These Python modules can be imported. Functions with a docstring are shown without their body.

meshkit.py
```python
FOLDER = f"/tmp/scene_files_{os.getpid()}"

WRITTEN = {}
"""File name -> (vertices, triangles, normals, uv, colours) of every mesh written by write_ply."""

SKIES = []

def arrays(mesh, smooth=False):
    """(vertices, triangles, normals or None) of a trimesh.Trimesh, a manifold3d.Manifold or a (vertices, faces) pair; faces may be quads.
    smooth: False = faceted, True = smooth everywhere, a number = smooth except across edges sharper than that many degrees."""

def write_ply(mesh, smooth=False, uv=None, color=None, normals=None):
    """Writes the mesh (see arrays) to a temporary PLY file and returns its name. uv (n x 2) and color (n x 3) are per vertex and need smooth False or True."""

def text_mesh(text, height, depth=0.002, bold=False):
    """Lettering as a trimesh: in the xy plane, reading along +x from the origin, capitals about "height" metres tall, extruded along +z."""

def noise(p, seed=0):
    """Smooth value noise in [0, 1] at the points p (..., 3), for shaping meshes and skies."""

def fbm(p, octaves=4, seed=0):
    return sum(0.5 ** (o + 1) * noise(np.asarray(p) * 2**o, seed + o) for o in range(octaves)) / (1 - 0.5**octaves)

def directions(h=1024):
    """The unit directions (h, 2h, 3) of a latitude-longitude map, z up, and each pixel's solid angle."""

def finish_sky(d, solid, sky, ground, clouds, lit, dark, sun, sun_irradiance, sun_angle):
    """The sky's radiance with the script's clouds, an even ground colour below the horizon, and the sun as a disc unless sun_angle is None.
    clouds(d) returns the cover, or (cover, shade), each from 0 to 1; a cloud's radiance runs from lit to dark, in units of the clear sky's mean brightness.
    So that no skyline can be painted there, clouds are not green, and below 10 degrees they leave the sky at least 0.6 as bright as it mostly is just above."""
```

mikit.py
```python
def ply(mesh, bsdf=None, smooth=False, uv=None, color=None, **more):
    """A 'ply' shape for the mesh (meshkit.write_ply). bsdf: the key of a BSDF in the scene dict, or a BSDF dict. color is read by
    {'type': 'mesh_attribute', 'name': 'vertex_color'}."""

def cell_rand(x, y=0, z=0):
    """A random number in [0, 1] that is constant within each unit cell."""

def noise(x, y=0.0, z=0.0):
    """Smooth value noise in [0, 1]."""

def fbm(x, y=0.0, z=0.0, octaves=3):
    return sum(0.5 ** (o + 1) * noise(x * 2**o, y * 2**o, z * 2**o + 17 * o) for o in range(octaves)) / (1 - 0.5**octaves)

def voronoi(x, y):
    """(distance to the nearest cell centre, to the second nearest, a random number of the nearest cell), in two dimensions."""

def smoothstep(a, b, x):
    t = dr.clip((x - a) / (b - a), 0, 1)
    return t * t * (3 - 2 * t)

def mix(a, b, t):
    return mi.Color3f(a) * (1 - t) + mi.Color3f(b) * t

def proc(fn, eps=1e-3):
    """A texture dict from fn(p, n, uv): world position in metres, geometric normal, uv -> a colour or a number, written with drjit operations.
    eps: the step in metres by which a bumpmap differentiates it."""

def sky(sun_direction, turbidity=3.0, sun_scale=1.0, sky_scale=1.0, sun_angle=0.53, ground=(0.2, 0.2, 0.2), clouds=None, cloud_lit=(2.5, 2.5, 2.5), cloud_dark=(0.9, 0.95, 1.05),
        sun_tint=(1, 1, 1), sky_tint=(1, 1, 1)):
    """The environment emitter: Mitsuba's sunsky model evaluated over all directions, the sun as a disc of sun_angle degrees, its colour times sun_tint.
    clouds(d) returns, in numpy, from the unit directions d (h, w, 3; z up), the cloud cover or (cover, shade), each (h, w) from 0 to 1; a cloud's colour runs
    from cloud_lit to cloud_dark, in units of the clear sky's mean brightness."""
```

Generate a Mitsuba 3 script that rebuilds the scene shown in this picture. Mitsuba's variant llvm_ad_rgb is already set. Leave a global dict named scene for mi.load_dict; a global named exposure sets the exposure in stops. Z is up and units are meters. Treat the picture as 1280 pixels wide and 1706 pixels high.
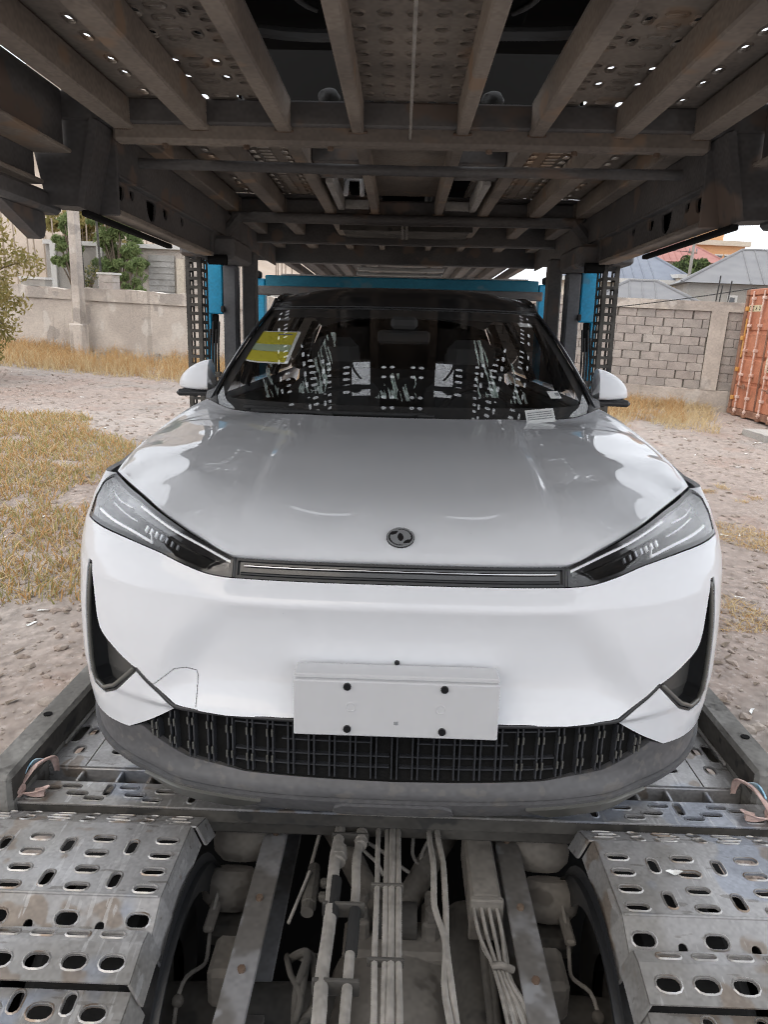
import math, random
import numpy as np, trimesh, mitsuba as mi, mikit, drjit as dr
import shapely
from shapely.geometry import Polygon, LineString, Point, box as sbox
from shapely.ops import unary_union
from shapely import affinity
from scipy.spatial import Delaunay
from scipy.interpolate import RBFInterpolator, PchipInterpolator
from meshkit import noise as vnoise, fbm as vfbm

T = mi.ScalarTransform4f
scene, labels = {}, {}
rng = np.random.default_rng(7)
random.seed(7)

# ------------------------------------------------------------------ camera, sky, exposure
def camera_axes(pitch, yaw, roll):
    p, w, r = np.radians([pitch, yaw, roll])
    f = np.array([np.sin(w) * np.cos(p), np.cos(w) * np.cos(p), -np.sin(p)])
    rt = np.array([np.cos(w), -np.sin(w), 0.0])
    up = np.cross(rt, f)
    return np.cos(r) * rt + np.sin(r) * up, -np.sin(r) * rt + np.cos(r) * up, f

EYE = np.array([0.0, 0.0, 2.2])
R_, U_, F_ = camera_axes(16.2, -0.96, 2.7)
scene['camera'] = {'type': 'perspective', 'fov': 54.08, 'fov_axis': 'x', 'near_clip': 0.05, 'far_clip': 900.0,
                   'to_world': T().look_at(origin=EYE.tolist(), target=(EYE + F_).tolist(), up=U_.tolist())}
exposure = 2.6
scene['sky'] = mikit.sky([-0.45, -0.55, 0.75], turbidity=4, sun_scale=0.1, sky_scale=1.0, sun_angle=50, clouds=lambda d: 1.0,
                         cloud_lit=(2.42, 2.5, 2.64), sun_tint=(1, 0.98, 0.95), ground=(0.3, 0.28, 0.26))

# the loaded deck hangs a little askew to the yard: DECK turns its own axes (x right, y ahead, z up, metres from the deck's face) into the yard's
DX, DU, DF = camera_axes(13.0, -0.96, 1.4)
M3 = np.array([R_, U_, F_]).T @ np.array([DX, DU, DF])
DECK_O = EYE - M3 @ np.array([-0.012, -1.65, 1.36])
DM = np.eye(4); DM[:3, :3] = M3; DM[:3, 3] = DECK_O
DECK = T(DM)

# ------------------------------------------------------------------ materials
def rgb(*c):
    return {'type': 'rgb', 'value': list(c)}

def mat(name, color, rough=0.5, metal=0.0, bump=None, bscale=0.002, two=True, **more):
    col = mikit.proc(color) if callable(color) else rgb(*color)
    b = {'type': 'principled', 'base_color': col, 'roughness': rough if isinstance(rough, float) else mikit.proc(rough), 'metallic': metal, **more}
    if bump is not None:
        b = {'type': 'bumpmap', 'scale': bscale, 'nested': b, 'texture': mikit.proc(bump, eps=0.002)}
    if two:
        b = {'type': 'twosided', 'nested': b}
    scene[name] = b

def patchy(a, b, f=3.0, lo=0.35, hi=0.65, c=None, fc=25.0, seed=0.0):
    def fn(p, n, uv):
        t = mikit.smoothstep(lo, hi, mikit.fbm(p.x * f + seed, p.y * f, p.z * f, 4))
        r = mikit.mix(a, b, t)
        g = mikit.noise(p.x * 90, p.y * 90, p.z * 90)
        r = r * (0.86 + 0.28 * g)
        if c is not None:
            s = mikit.smoothstep(0.60, 0.72, mikit.fbm(p.x * fc + 3, p.y * fc, p.z * fc, 3))
            r = mikit.mix(r, c, s * 0.8)
        return r
    return fn

def shade(a, b, f=6.0):
    def fn(p, n, uv):
        return mikit.mix(a, b, mikit.fbm(p.x * f, p.y * f, p.z * f, 3))
    return fn

scene['white_paint'] = {'type': 'twosided', 'nested': {'type': 'plastic', 'int_ior': 1.55, 'nonlinear': True, 'diffuse_reflectance': rgb(0.85, 0.86, 0.875)}}
mat('gloss_black', (0.012, 0.012, 0.013), 0.12, specular=0.5, clearcoat=0.6, clearcoat_gloss=0.96)
mat('roof_black', (0.02, 0.02, 0.021), 0.16, clearcoat=0.8, clearcoat_gloss=0.96)
mat('grey_plastic', patchy((0.068, 0.069, 0.073), (0.082, 0.082, 0.086), 7, c=(0.105, 0.10, 0.095), fc=40), 0.5)
mat('dark_plastic', (0.018, 0.019, 0.021), 0.38)
mat('bar_plastic', (0.035, 0.037, 0.042), 0.25)
mat('vent_grey', (0.055, 0.055, 0.053), 0.4)
mat('trim_grey', (0.14, 0.14, 0.13), 0.3, 0.5)
mat('chrome', (0.75, 0.75, 0.76), 0.12, 1.0)
mat('reflector', (0.42, 0.43, 0.46), 0.22, 0.8)
mat('strip_white', (0.85, 0.86, 0.88), 0.2)
mat('plate_white', (0.482, 0.488, 0.5), 0.4)
mat('rubber', (0.02, 0.02, 0.02), 0.8)
mat('cabin_dark', shade((0.045, 0.05, 0.05), (0.07, 0.075, 0.075)), 0.7)
mat('headliner', (0.34, 0.35, 0.35), 0.9)
mat('seat_cloth', (0.06, 0.064, 0.066), 0.65)
mat('sticker_yellow', (0.52, 0.46, 0.03), 0.6)
mat('sticker_green', (0.34, 0.42, 0.28), 0.6)
mat('paper', (0.74, 0.75, 0.73), 0.6)
mat('print_grey', (0.22, 0.23, 0.24), 0.6)
mat('emblem_grey', (0.27, 0.28, 0.29), 0.35, 0.3)
scene['pane'] = {'type': 'thindielectric', 'int_ior': 1.5}
scene['tinted_pane'] = {'type': 'thindielectric', 'int_ior': 1.5, 'specular_transmittance': 0.07}
scene['lens'] = {'type': 'thindielectric', 'int_ior': 1.45}
scene['film'] = {'type': 'twosided', 'nested': {'type': 'principled', 'base_color': rgb(0.62, 0.70, 0.66), 'roughness': 0.18, 'specular': 0.8}}
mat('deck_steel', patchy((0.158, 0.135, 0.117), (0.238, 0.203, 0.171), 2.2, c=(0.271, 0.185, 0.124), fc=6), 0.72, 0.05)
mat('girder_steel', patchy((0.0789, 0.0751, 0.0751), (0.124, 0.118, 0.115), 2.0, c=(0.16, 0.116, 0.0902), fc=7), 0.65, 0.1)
mat('weld_rust', patchy((0.10, 0.065, 0.045), (0.16, 0.115, 0.085), 15.0), 0.8)
def ramp_color(p, n, uv):
    big = mikit.fbm(p.x * 3.2, p.y * 3.2, p.z * 3.2, 4)
    c = mikit.mix((0.225, 0.218, 0.208), (0.30, 0.298, 0.30), mikit.smoothstep(0.40, 0.60, big))
    c = mikit.mix(c, (0.235, 0.262, 0.315), 0.75 * mikit.smoothstep(0.56, 0.64, mikit.fbm(p.x * 5 + 3, p.y * 5, p.z * 5, 3)))
    c = mikit.mix(c, (0.19, 0.155, 0.125), 0.8 * mikit.smoothstep(0.62, 0.68, mikit.fbm(p.x * 11 + 9, p.y * 11, p.z * 11, 3)))
    scuff = mikit.smoothstep(0.66, 0.72, mikit.fbm(p.x * 70, p.y * 9, p.z * 20, 3))
    c = mikit.mix(c, (0.42, 0.42, 0.42), 0.5 * scuff)
    c = mikit.mix(c, (0.13, 0.12, 0.11), 0.6 * mikit.smoothstep(0.68, 0.74, mikit.fbm(p.x * 16, p.y * 60 + 5, p.z * 30, 3)))
    return c * (0.85 + 0.3 * mikit.noise(p.x * 140, p.y * 140, p.z * 140))
mat('ramp_steel', ramp_color, patchy((0.34,) * 3, (0.6,) * 3, 9), 0.35,
    bump=lambda p, n, uv: mikit.fbm(p.x * 60, p.y * 60, p.z * 60, 3), bscale=0.0012)
mat('worn_steel', patchy((0.30, 0.29, 0.28), (0.48, 0.47, 0.46), 12.0, c=(0.24, 0.17, 0.12), fc=20), 0.4, 0.6)
mat('rail_steel', patchy((0.128, 0.124, 0.116), (0.203, 0.199, 0.188), 9.0, c=(0.0675, 0.0638, 0.06), fc=16), 0.85,
    bump=lambda p, n, uv: mikit.fbm(p.x * 70, p.y * 70, p.z * 70, 3), bscale=0.006)
mat('chassis_steel', patchy((0.16, 0.152, 0.144), (0.264, 0.264, 0.272), 7.0, lo=0.45, hi=0.6, c=(0.32, 0.328, 0.344), fc=14), 0.6, 0.3)
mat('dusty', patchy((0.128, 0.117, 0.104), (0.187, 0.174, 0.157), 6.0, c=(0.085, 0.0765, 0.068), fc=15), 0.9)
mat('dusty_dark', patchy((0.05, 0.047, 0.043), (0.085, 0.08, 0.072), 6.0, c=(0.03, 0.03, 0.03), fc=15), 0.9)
mat('hose', patchy((0.212, 0.2, 0.183), (0.281, 0.264, 0.242), 20.0), 0.8)
mat('pale_steel', patchy((0.281, 0.272, 0.255), (0.357, 0.348, 0.332), 5.0), 0.6, 0.1)
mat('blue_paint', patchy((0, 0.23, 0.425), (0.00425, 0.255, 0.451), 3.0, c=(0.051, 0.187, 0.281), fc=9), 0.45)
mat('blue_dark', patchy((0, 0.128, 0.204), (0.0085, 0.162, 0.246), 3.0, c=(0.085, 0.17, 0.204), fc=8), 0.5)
mat('post_grey', patchy((0.085, 0.0892, 0.0978), (0.115, 0.119, 0.128), 3.0), 0.55)
mat('strap_pink', patchy((0.46, 0.33, 0.295), (0.56, 0.42, 0.38), 25.0, c=(0.38, 0.28, 0.25), fc=40), 0.9)
mat('cloth_blue', patchy((0.25, 0.45, 0.58), (0.45, 0.58, 0.66), 30.0), 0.9)
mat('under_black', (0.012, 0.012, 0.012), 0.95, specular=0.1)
mat('under_grey', (0.10, 0.10, 0.10), 0.5)
def concrete_color(p, n, uv):
    c = mikit.mix((0.392, 0.347, 0.308), (0.505, 0.455, 0.404), mikit.smoothstep(0.35, 0.65, mikit.fbm(p.x * 0.9, p.y * 0.9, p.z * 0.9, 4)))
    c = mikit.mix(c, (0.30, 0.27, 0.245), 0.8 * mikit.smoothstep(0.58, 0.66, mikit.fbm(p.x * 1.7 + 3, p.y * 1.7, p.z * 1.7, 4)))
    c = mikit.mix(c, (0.56, 0.53, 0.49), 0.6 * mikit.smoothstep(0.60, 0.66, mikit.fbm(p.x * 2.6 + 30, p.y * 2.6, p.z * 1.1, 4)))
    c = mikit.mix(c, (0.27, 0.24, 0.21), 0.55 * mikit.smoothstep(0.60, 0.70, mikit.fbm(p.x * 5.5 + 8, p.y * 5.5, p.z * 0.45, 3)))
    return c * (0.82 + 0.36 * mikit.fbm(p.x * 30, p.y * 30, p.z * 30, 2))
mat('concrete', concrete_color, 0.95,
    bump=lambda p, n, uv: mikit.fbm(p.x * 14, p.y * 14, p.z * 14, 4), bscale=0.012)
for k, (a, b) in enumerate((((0.331, 0.294, 0.271), (0.386, 0.345, 0.317)), ((0.368, 0.331, 0.304), (0.423, 0.386, 0.354)), ((0.304, 0.276, 0.258), (0.359, 0.327, 0.299)))):
    mat('block_%d' % k, patchy(a, b, 5.0, c=(0.30, 0.275, 0.25), fc=11, seed=k * 5.0), 0.95)
mat('mortar', patchy((0.146, 0.133, 0.119), (0.184, 0.167, 0.151), 6.0), 0.95)
mat('container_paint', patchy((0.391, 0.145, 0.0808), (0.468, 0.191, 0.111), 2.5, c=(0.306, 0.128, 0.068), fc=6), 0.6)
mat('container_ochre', patchy((0.527, 0.255, 0.0595), (0.561, 0.306, 0.102), 4.0), 0.65)
mat('container_dark', patchy((0.20, 0.10, 0.065), (0.28, 0.15, 0.10), 6.0), 0.7)
mat('bar_pale', patchy((0.561, 0.357, 0.281), (0.663, 0.51, 0.442), 9.0, c=(0.408, 0.212, 0.145), fc=22), 0.6)
mat('label_cream', (0.612, 0.544, 0.357), 0.7)
mat('ink', (0.04, 0.035, 0.03), 0.7)
mat('bark', (0.16, 0.125, 0.095), 0.9)
for k, c in dict(leaf_olive=(0.22, 0.20, 0.075), leaf_straw=(0.34, 0.28, 0.12), leaf_green=(0.15, 0.20, 0.085), leaf_light=(0.22, 0.27, 0.12), leaf_dark=(0.075, 0.095, 0.05)).items():
    scene[k] = {'type': 'principledthin', 'base_color': rgb(*c), 'roughness': 0.7, 'diff_trans': 0.7}
for k, c in dict(straw=(0.51, 0.325, 0.155), straw_pale=(0.60, 0.48, 0.29), grass_green=(0.36, 0.335, 0.15)).items():
    scene[k] = {'type': 'principledthin', 'base_color': rgb(*c), 'roughness': 0.8, 'diff_trans': 0.5}
mat('roof_blue', lambda p, n, uv: mikit.mix((0.145, 0.162, 0.2), (0.178, 0.2, 0.242), mikit.noise(p.x * 2, p.y * 2, p.z * 6)), 0.6)
mat('roof_grey', lambda p, n, uv: mikit.mix((0.162, 0.162, 0.17), (0.2, 0.2, 0.204), mikit.noise(p.x * 2, p.y * 2, p.z * 6)), 0.6)
mat('roof_red', lambda p, n, uv: mikit.mix((0.306, 0.136, 0.119), (0.374, 0.178, 0.153), mikit.noise(p.x * 2, p.y * 2, p.z * 5)), 0.7)
mat('render_grey', patchy((0.288, 0.272, 0.248), (0.336, 0.32, 0.296), 0.8, c=(0.248, 0.232, 0.216), fc=2), 0.9)
mat('render_cream', patchy((0.496, 0.44, 0.36), (0.544, 0.488, 0.408), 0.8), 0.9)
mat('render_peach', patchy((0.561, 0.315, 0.162), (0.595, 0.348, 0.187), 0.5), 0.85)
mat('white_trim', (0.517, 0.51, 0.49), 0.7)
mat('window_dark', (0.10, 0.11, 0.12), 0.15)
mat('stone_mix', patchy((0.27, 0.217, 0.184), (0.345, 0.3, 0.262), 9.0), 0.95)
mat('wire', (0.03, 0.03, 0.03), 0.7)

def ground_color(p, n, uv):
    big = mikit.fbm(p.x * 0.33 + 5, p.y * 0.33, 0.0, 4)
    mid = mikit.fbm(p.x * 2.1, p.y * 2.1, 3.0, 4)
    fine = mikit.fbm(p.x * 17, p.y * 17, 1.0, 3)
    c = mikit.mix((0.385, 0.315, 0.275), (0.44, 0.385, 0.345), mikit.smoothstep(0.35, 0.65, big))
    c = mikit.mix(c, (0.365, 0.262, 0.215), 0.5 * mikit.smoothstep(0.52, 0.68, mid))
    c = mikit.mix(c, (0.31, 0.285, 0.26), 0.6 * mikit.smoothstep(0.55, 0.7, mikit.fbm(p.x * 0.8 + 20, p.y * 0.8, 9.0, 3)))
    w, q, r = mikit.voronoi(p.x * 24, p.y * 24)
    c = mikit.mix(c, mikit.mix((0.26, 0.21, 0.19), (0.56, 0.50, 0.46), r), 0.5 * mikit.smoothstep(0.34, 0.26, w) * mikit.smoothstep(0.45, 0.6, r))
    return c * (0.50 + 0.40 * fine)
mat('yard_soil', ground_color, 0.97, bump=lambda p, n, uv: mikit.fbm(p.x * 16, p.y * 16, 0.0, 4), bscale=0.022)
mat('hill_soil', lambda p, n, uv: mikit.mix((0.27, 0.21, 0.158), (0.375, 0.315, 0.262), mikit.fbm(p.x * 0.5, p.y * 0.5, p.z * 0.9, 5)), 0.97)

# ------------------------------------------------------------------ helpers
def key(parent, kind):
    k = kind if parent is None else parent + '__' + kind
    i = 0
    out = k
    while out in scene or out in labels or any(s.startswith(out + '__') for s in (scene if parent is None else ())):
        i += 1
        out = '%s_%03d' % (k, i)
    return out

_count = {}
def add(parent, kind, mesh, m, smooth=False, frame=None, stuff=False, label=None):
    """one entry of the scene; a repeat takes the next number"""
    base = kind if parent is None else parent + '__' + kind
    n = _count.get(base, 0)
    _count[base] = n + 1
    k = base if n == 0 else '%s_%03d' % (base, n)
    more = {} if frame is None else {'to_world': frame}
    scene[k] = mikit.ply(mesh, m, smooth, **more)
    if stuff:
        labels.setdefault(k, {})['kind'] = 'stuff'
    if label:
        labels.setdefault(k, {})['label'] = label
    return k

def thing(name, label, cat, group=None):
    n = _count.get(name, 0)
    _count[name] = n + 1
    k = name if n == 0 else '%s_%03d' % (name, n)
    labels[k] = {'label': label, 'category': cat}
    if group:
        labels[k]['group'] = group
    return k

def structure(k):
    labels.setdefault(k, {})['kind'] = 'structure'

cat = trimesh.util.concatenate

def box(x0, x1, y0, y1, z0, z1):
    x0, x1, y0, y1, z0, z1 = min(x0, x1), max(x0, x1), min(y0, y1), max(y0, y1), min(z0, z1), max(z0, z1)
    b = trimesh.creation.box((x1 - x0, y1 - y0, z1 - z0))
    b.apply_translation(((x0 + x1) / 2, (y0 + y1) / 2, (z0 + z1) / 2))
    return b

def rbox(x0, x1, y0, y1, z0, z1, r=0.006):
    """box with chamfered edges"""
    x0, x1, y0, y1, z0, z1 = min(x0, x1), max(x0, x1), min(y0, y1), max(y0, y1), min(z0, z1), max(z0, z1)
    r = min(r, (x1 - x0) * 0.45, (y1 - y0) * 0.45, (z1 - z0) * 0.45)
    p = []
    for x, sx in ((x0, 1), (x1, -1)):
        for y, sy in ((y0, 1), (y1, -1)):
            for z, sz in ((z0, 1), (z1, -1)):
                p += [(x + sx * r, y + sy * r, z), (x + sx * r, y, z + sz * r), (x, y + sy * r, z + sz * r)]
    return trimesh.convex.convex_hull(np.array(p))

def tube(path, r, n=10, caps=True):
    path = np.asarray(path, float)
    r = np.broadcast_to(np.asarray(r, float), (len(path),))
    t = np.gradient(path, axis=0)
    t /= np.linalg.norm(t, axis=1, keepdims=True)
    ref = np.array([0, 0, 1.0]) if abs(t[0, 2]) < 0.9 else np.array([1.0, 0, 0])
    v = []
    for i in range(len(path)):
        a = np.cross(t[i], ref); a /= np.linalg.norm(a)
        b = np.cross(a, t[i]); ref = b
        ang = np.arange(n) * 2 * np.pi / n
        v.append(path[i] + r[i] * (np.cos(ang)[:, None] * a + np.sin(ang)[:, None] * b))
    v = np.vstack(v)
    f = []
    for i in range(len(path) - 1):
        for j in range(n):
            a, b, c, d = i * n + j, i * n + (j + 1) % n, (i + 1) * n + (j + 1) % n, (i + 1) * n + j
            f += [(a, c, b), (a, d, c)]
    if caps:
        v = np.vstack([v, path[0], path[-1]])
        m, k = len(v), (len(path) - 1) * n
        for j in range(n):
            f += [(m - 2, j, (j + 1) % n), (m - 1, k + (j + 1) % n, k + j)]
    return trimesh.Trimesh(v, np.array(f)[:, ::-1], process=False)

def curve(pts, n=24):
    pts = np.asarray(pts, float)
    d = np.r_[0, np.cumsum(np.linalg.norm(np.diff(pts, axis=0), axis=1))]
    return PchipInterpolator(d, pts)(np.linspace(0, d[-1], n))

def grid_mesh(P, flip=False, closed=False):
    """P (m, n, 3) -> surface"""
    m, n = P.shape[:2]
    f = []
    for i in range(m - 1):
        for j in range(n - (0 if closed else 1)):
            a, b, c, d = i * n + j, i * n + (j + 1) % n, (i + 1) * n + (j + 1) % n, (i + 1) * n + j
            f += [(a, b, c), (a, c, d)]
    f = np.array(f)
    return trimesh.Trimesh(P.reshape(-1, 3), f[:, ::-1] if flip else f, process=False)

def extrude(poly, h):
    g = [p for p in getattr(poly, 'geoms', [poly]) if p.area > 1e-9]
    return cat([trimesh.creation.extrude_polygon(p, h, engine='earcut') for p in g])

def framed(mesh, o, u, v, n=None):
    """mesh in (u, v, normal) coordinates put at o"""
    u, v = np.asarray(u, float), np.asarray(v, float)
    u = u / np.linalg.norm(u)
    v = v / np.linalg.norm(v)
    w = np.cross(u, v) if n is None else np.asarray(n, float)
    m = np.eye(4); m[:3, 0], m[:3, 1], m[:3, 2], m[:3, 3] = u, v, w / np.linalg.norm(w), o
    out = mesh.copy(); out.apply_transform(m)
    if np.linalg.det(m[:3, :3]) < 0:
        out.invert()
    return out

def stadium(cx, cy, L, W, ang, n=6):
    r, h = W / 2, max(L - W, 0) / 2
    a = np.linspace(-np.pi / 2, np.pi / 2, n)
    p = np.vstack([np.c_[h + r * np.cos(a), r * np.sin(a)], np.c_[-h - r * np.cos(a), -r * np.sin(a)]])
    c, s = math.cos(ang), math.sin(ang)
    return p @ np.array([[c, s], [-s, c]]) + [cx, cy]

def slot_plate(outline, slots, th=0.005, lip=0.005, rise=0.003, apart=False):
    """sheet in the uv plane, its face at w = 0, with pressed slots whose rims stand a little proud"""
    holes, parts = [], []
    inner = outline.buffer(-0.004)
    for s in slots:
        q = Polygon(stadium(*s))
        if inner.contains(q):
            holes.append(q)
            cx, cy, L, W, a = s
            o, m_, i_ = stadium(cx, cy, L + 2 * lip, W + 2 * lip, a), stadium(cx, cy, L + lip * 0.7, W + lip * 0.7, a), stadium(*s)
            P = np.array([np.c_[o, np.full(len(o), 0.0002)], np.c_[m_, np.full(len(o), rise)], np.c_[i_, np.full(len(o), -th * 1.4)]])
            parts.append(grid_mesh(P, closed=True, flip=True))
        elif outline.intersects(q):
            holes.append(q)
    body = extrude(outline.difference(unary_union(holes)) if holes else outline, th)
    body.apply_translation((0, 0, -th))
    return (body, cat(parts)) if apart else cat([body] + parts)

def tri2d(poly, h, seed=1):
    """points and triangles filling a polygon"""
    g = np.random.default_rng(seed)
    V, F, off = [], [], 0
    for p in getattr(poly, 'geoms', [poly]):
        if p.area < 1e-7:
            continue
        b = []
        for ring in [p.exterior] + list(p.interiors):
            c = np.asarray(ring.coords)[:-1]
            for q0, q1 in zip(c, np.roll(c, -1, 0)):
                k = max(1, int(np.ceil(np.linalg.norm(q1 - q0) / (h * 0.8))))
                b += [q0 + (q1 - q0) * i / k for i in range(k)]
        x0, y0, x1, y1 = p.bounds
        X, Y = np.meshgrid(np.arange(x0 + h / 2, x1, h), np.arange(y0 + h / 2, y1, h * 0.87))
        X[1::2] += h / 2
        q = np.c_[X.ravel(), Y.ravel()] + g.normal(0, h * 0.01, (X.size, 2))
        q = q[shapely.contains_xy(p.buffer(-0.42 * h), q[:, 0], q[:, 1])] if len(q) else q
        pts = np.vstack([b, q])
        t = Delaunay(pts).simplices
        a, b2, c2 = pts[t[:, 0]], pts[t[:, 1]], pts[t[:, 2]]
        cen = (a + b2 + c2) / 3
        area = (b2[:, 0] - a[:, 0]) * (c2[:, 1] - a[:, 1]) - (b2[:, 1] - a[:, 1]) * (c2[:, 0] - a[:, 0])
        ok = shapely.contains_xy(p, cen[:, 0], cen[:, 1]) & (np.abs(area) > 1e-10)
        t = np.where(area[:, None] < 0, t[:, ::-1], t)[ok]
        V.append(pts); F.append(t + off); off += len(pts)
    return np.vstack(V), np.vstack(F)

def skin(poly, h, P, depth=0.012, off=0.0):
    """a panel over the polygon in parameter space: P(a, b) -> points and outward normals; its edges turn inward by depth"""
    ab, f = tri2d(poly, h)
    p, n = P(ab[:, 0], ab[:, 1])
    p = p + n * off
    e = np.sort(np.vstack([f[:, [0, 1]], f[:, [1, 2]], f[:, [2, 0]]]), axis=1)
    d = np.vstack([f[:, [0, 1]], f[:, [1, 2]], f[:, [2, 0]]])
    _, inv, cnt = np.unique(e, axis=0, return_inverse=True, return_counts=True)
    edge = d[cnt[inv.ravel()] == 1]
    q = p - n * depth
    m = len(p)
    w = np.vstack([np.c_[edge[:, 1], edge[:, 0], edge[:, 0] + m], np.c_[edge[:, 1], edge[:, 0] + m, edge[:, 1] + m]])
    return trimesh.Trimesh(np.vstack([p, q]), np.vstack([f, w]), process=False)

def mirror_x(mesh):
    m = mesh.copy()
    m.vertices = m.vertices * [-1, 1, 1]
    m.invert()
    return m

# ------------------------------------------------------------------ the yard
def yard_height(x, y):
    p = np.stack([x * 0.35, y * 0.35, np.zeros_like(x)], -1)
    return (vfbm(p, 4, 3) - 0.5) * 0.16 + (vfbm(p * 9, 3, 5) - 0.5) * 0.022

def axis(lo, hi, near, fine, coarse):
    a = [lo]
    while a[-1] < hi:
        a.append(a[-1] + (fine if -near[0] < a[-1] < near[1] else coarse))
    return np.array(a)

gx, gy = axis(-60, 60, (13, 10), 0.11, 2.5), axis(-14, 70, (-2, 24), 0.11, 2.5)
X, Y = np.meshgrid(gx, gy)
Zg = yard_height(X, Y)
gm = grid_mesh(np.stack([X, Y, Zg], -1))
add(None, 'yard_ground', gm, 'yard_soil', True)
structure('yard_ground')
far_ground = grid_mesh(np.stack([*np.meshgrid(np.linspace(-600, 600, 13), np.linspace(-600, 600, 13)), np.full((13, 13), -0.35)], -1))
add(None, 'outer_ground', far_ground, 'hill_soil', True)
structure('outer_ground')

# hillside far behind on the left
hx, hy = np.meshgrid(np.linspace(-110, -4, 70), np.linspace(30, 120, 50))
rise = np.clip((hy - 31) / 55, 0, 1) ** 0.8 * np.clip((-4 - hx) / 26, 0, 1) ** 0.7
hz = -0.3 + rise * 24 * (0.72 + 0.5 * vfbm(np.stack([hx * 0.05, hy * 0.05, hx * 0], -1), 4, 9)) + (vfbm(np.stack([hx * 0.4, hy * 0.4, hx * 0], -1), 4, 2) - 0.5) * 1.3 * (rise > 0.02)
add(None, 'hillside', grid_mesh(np.stack([hx, hy, hz], -1)), 'hill_soil', True)
structure('hillside')

# loose stones
def reject(g, n, draw):
    """n points (x, y) from draw(g, k) -> x, y, kept"""
    out = np.zeros((0, 2))
    while len(out) < n:
        x, y, ok = draw(g, 2 * n)
        out = np.vstack([out, np.c_[x, y][ok]])
    return out[:n]

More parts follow.
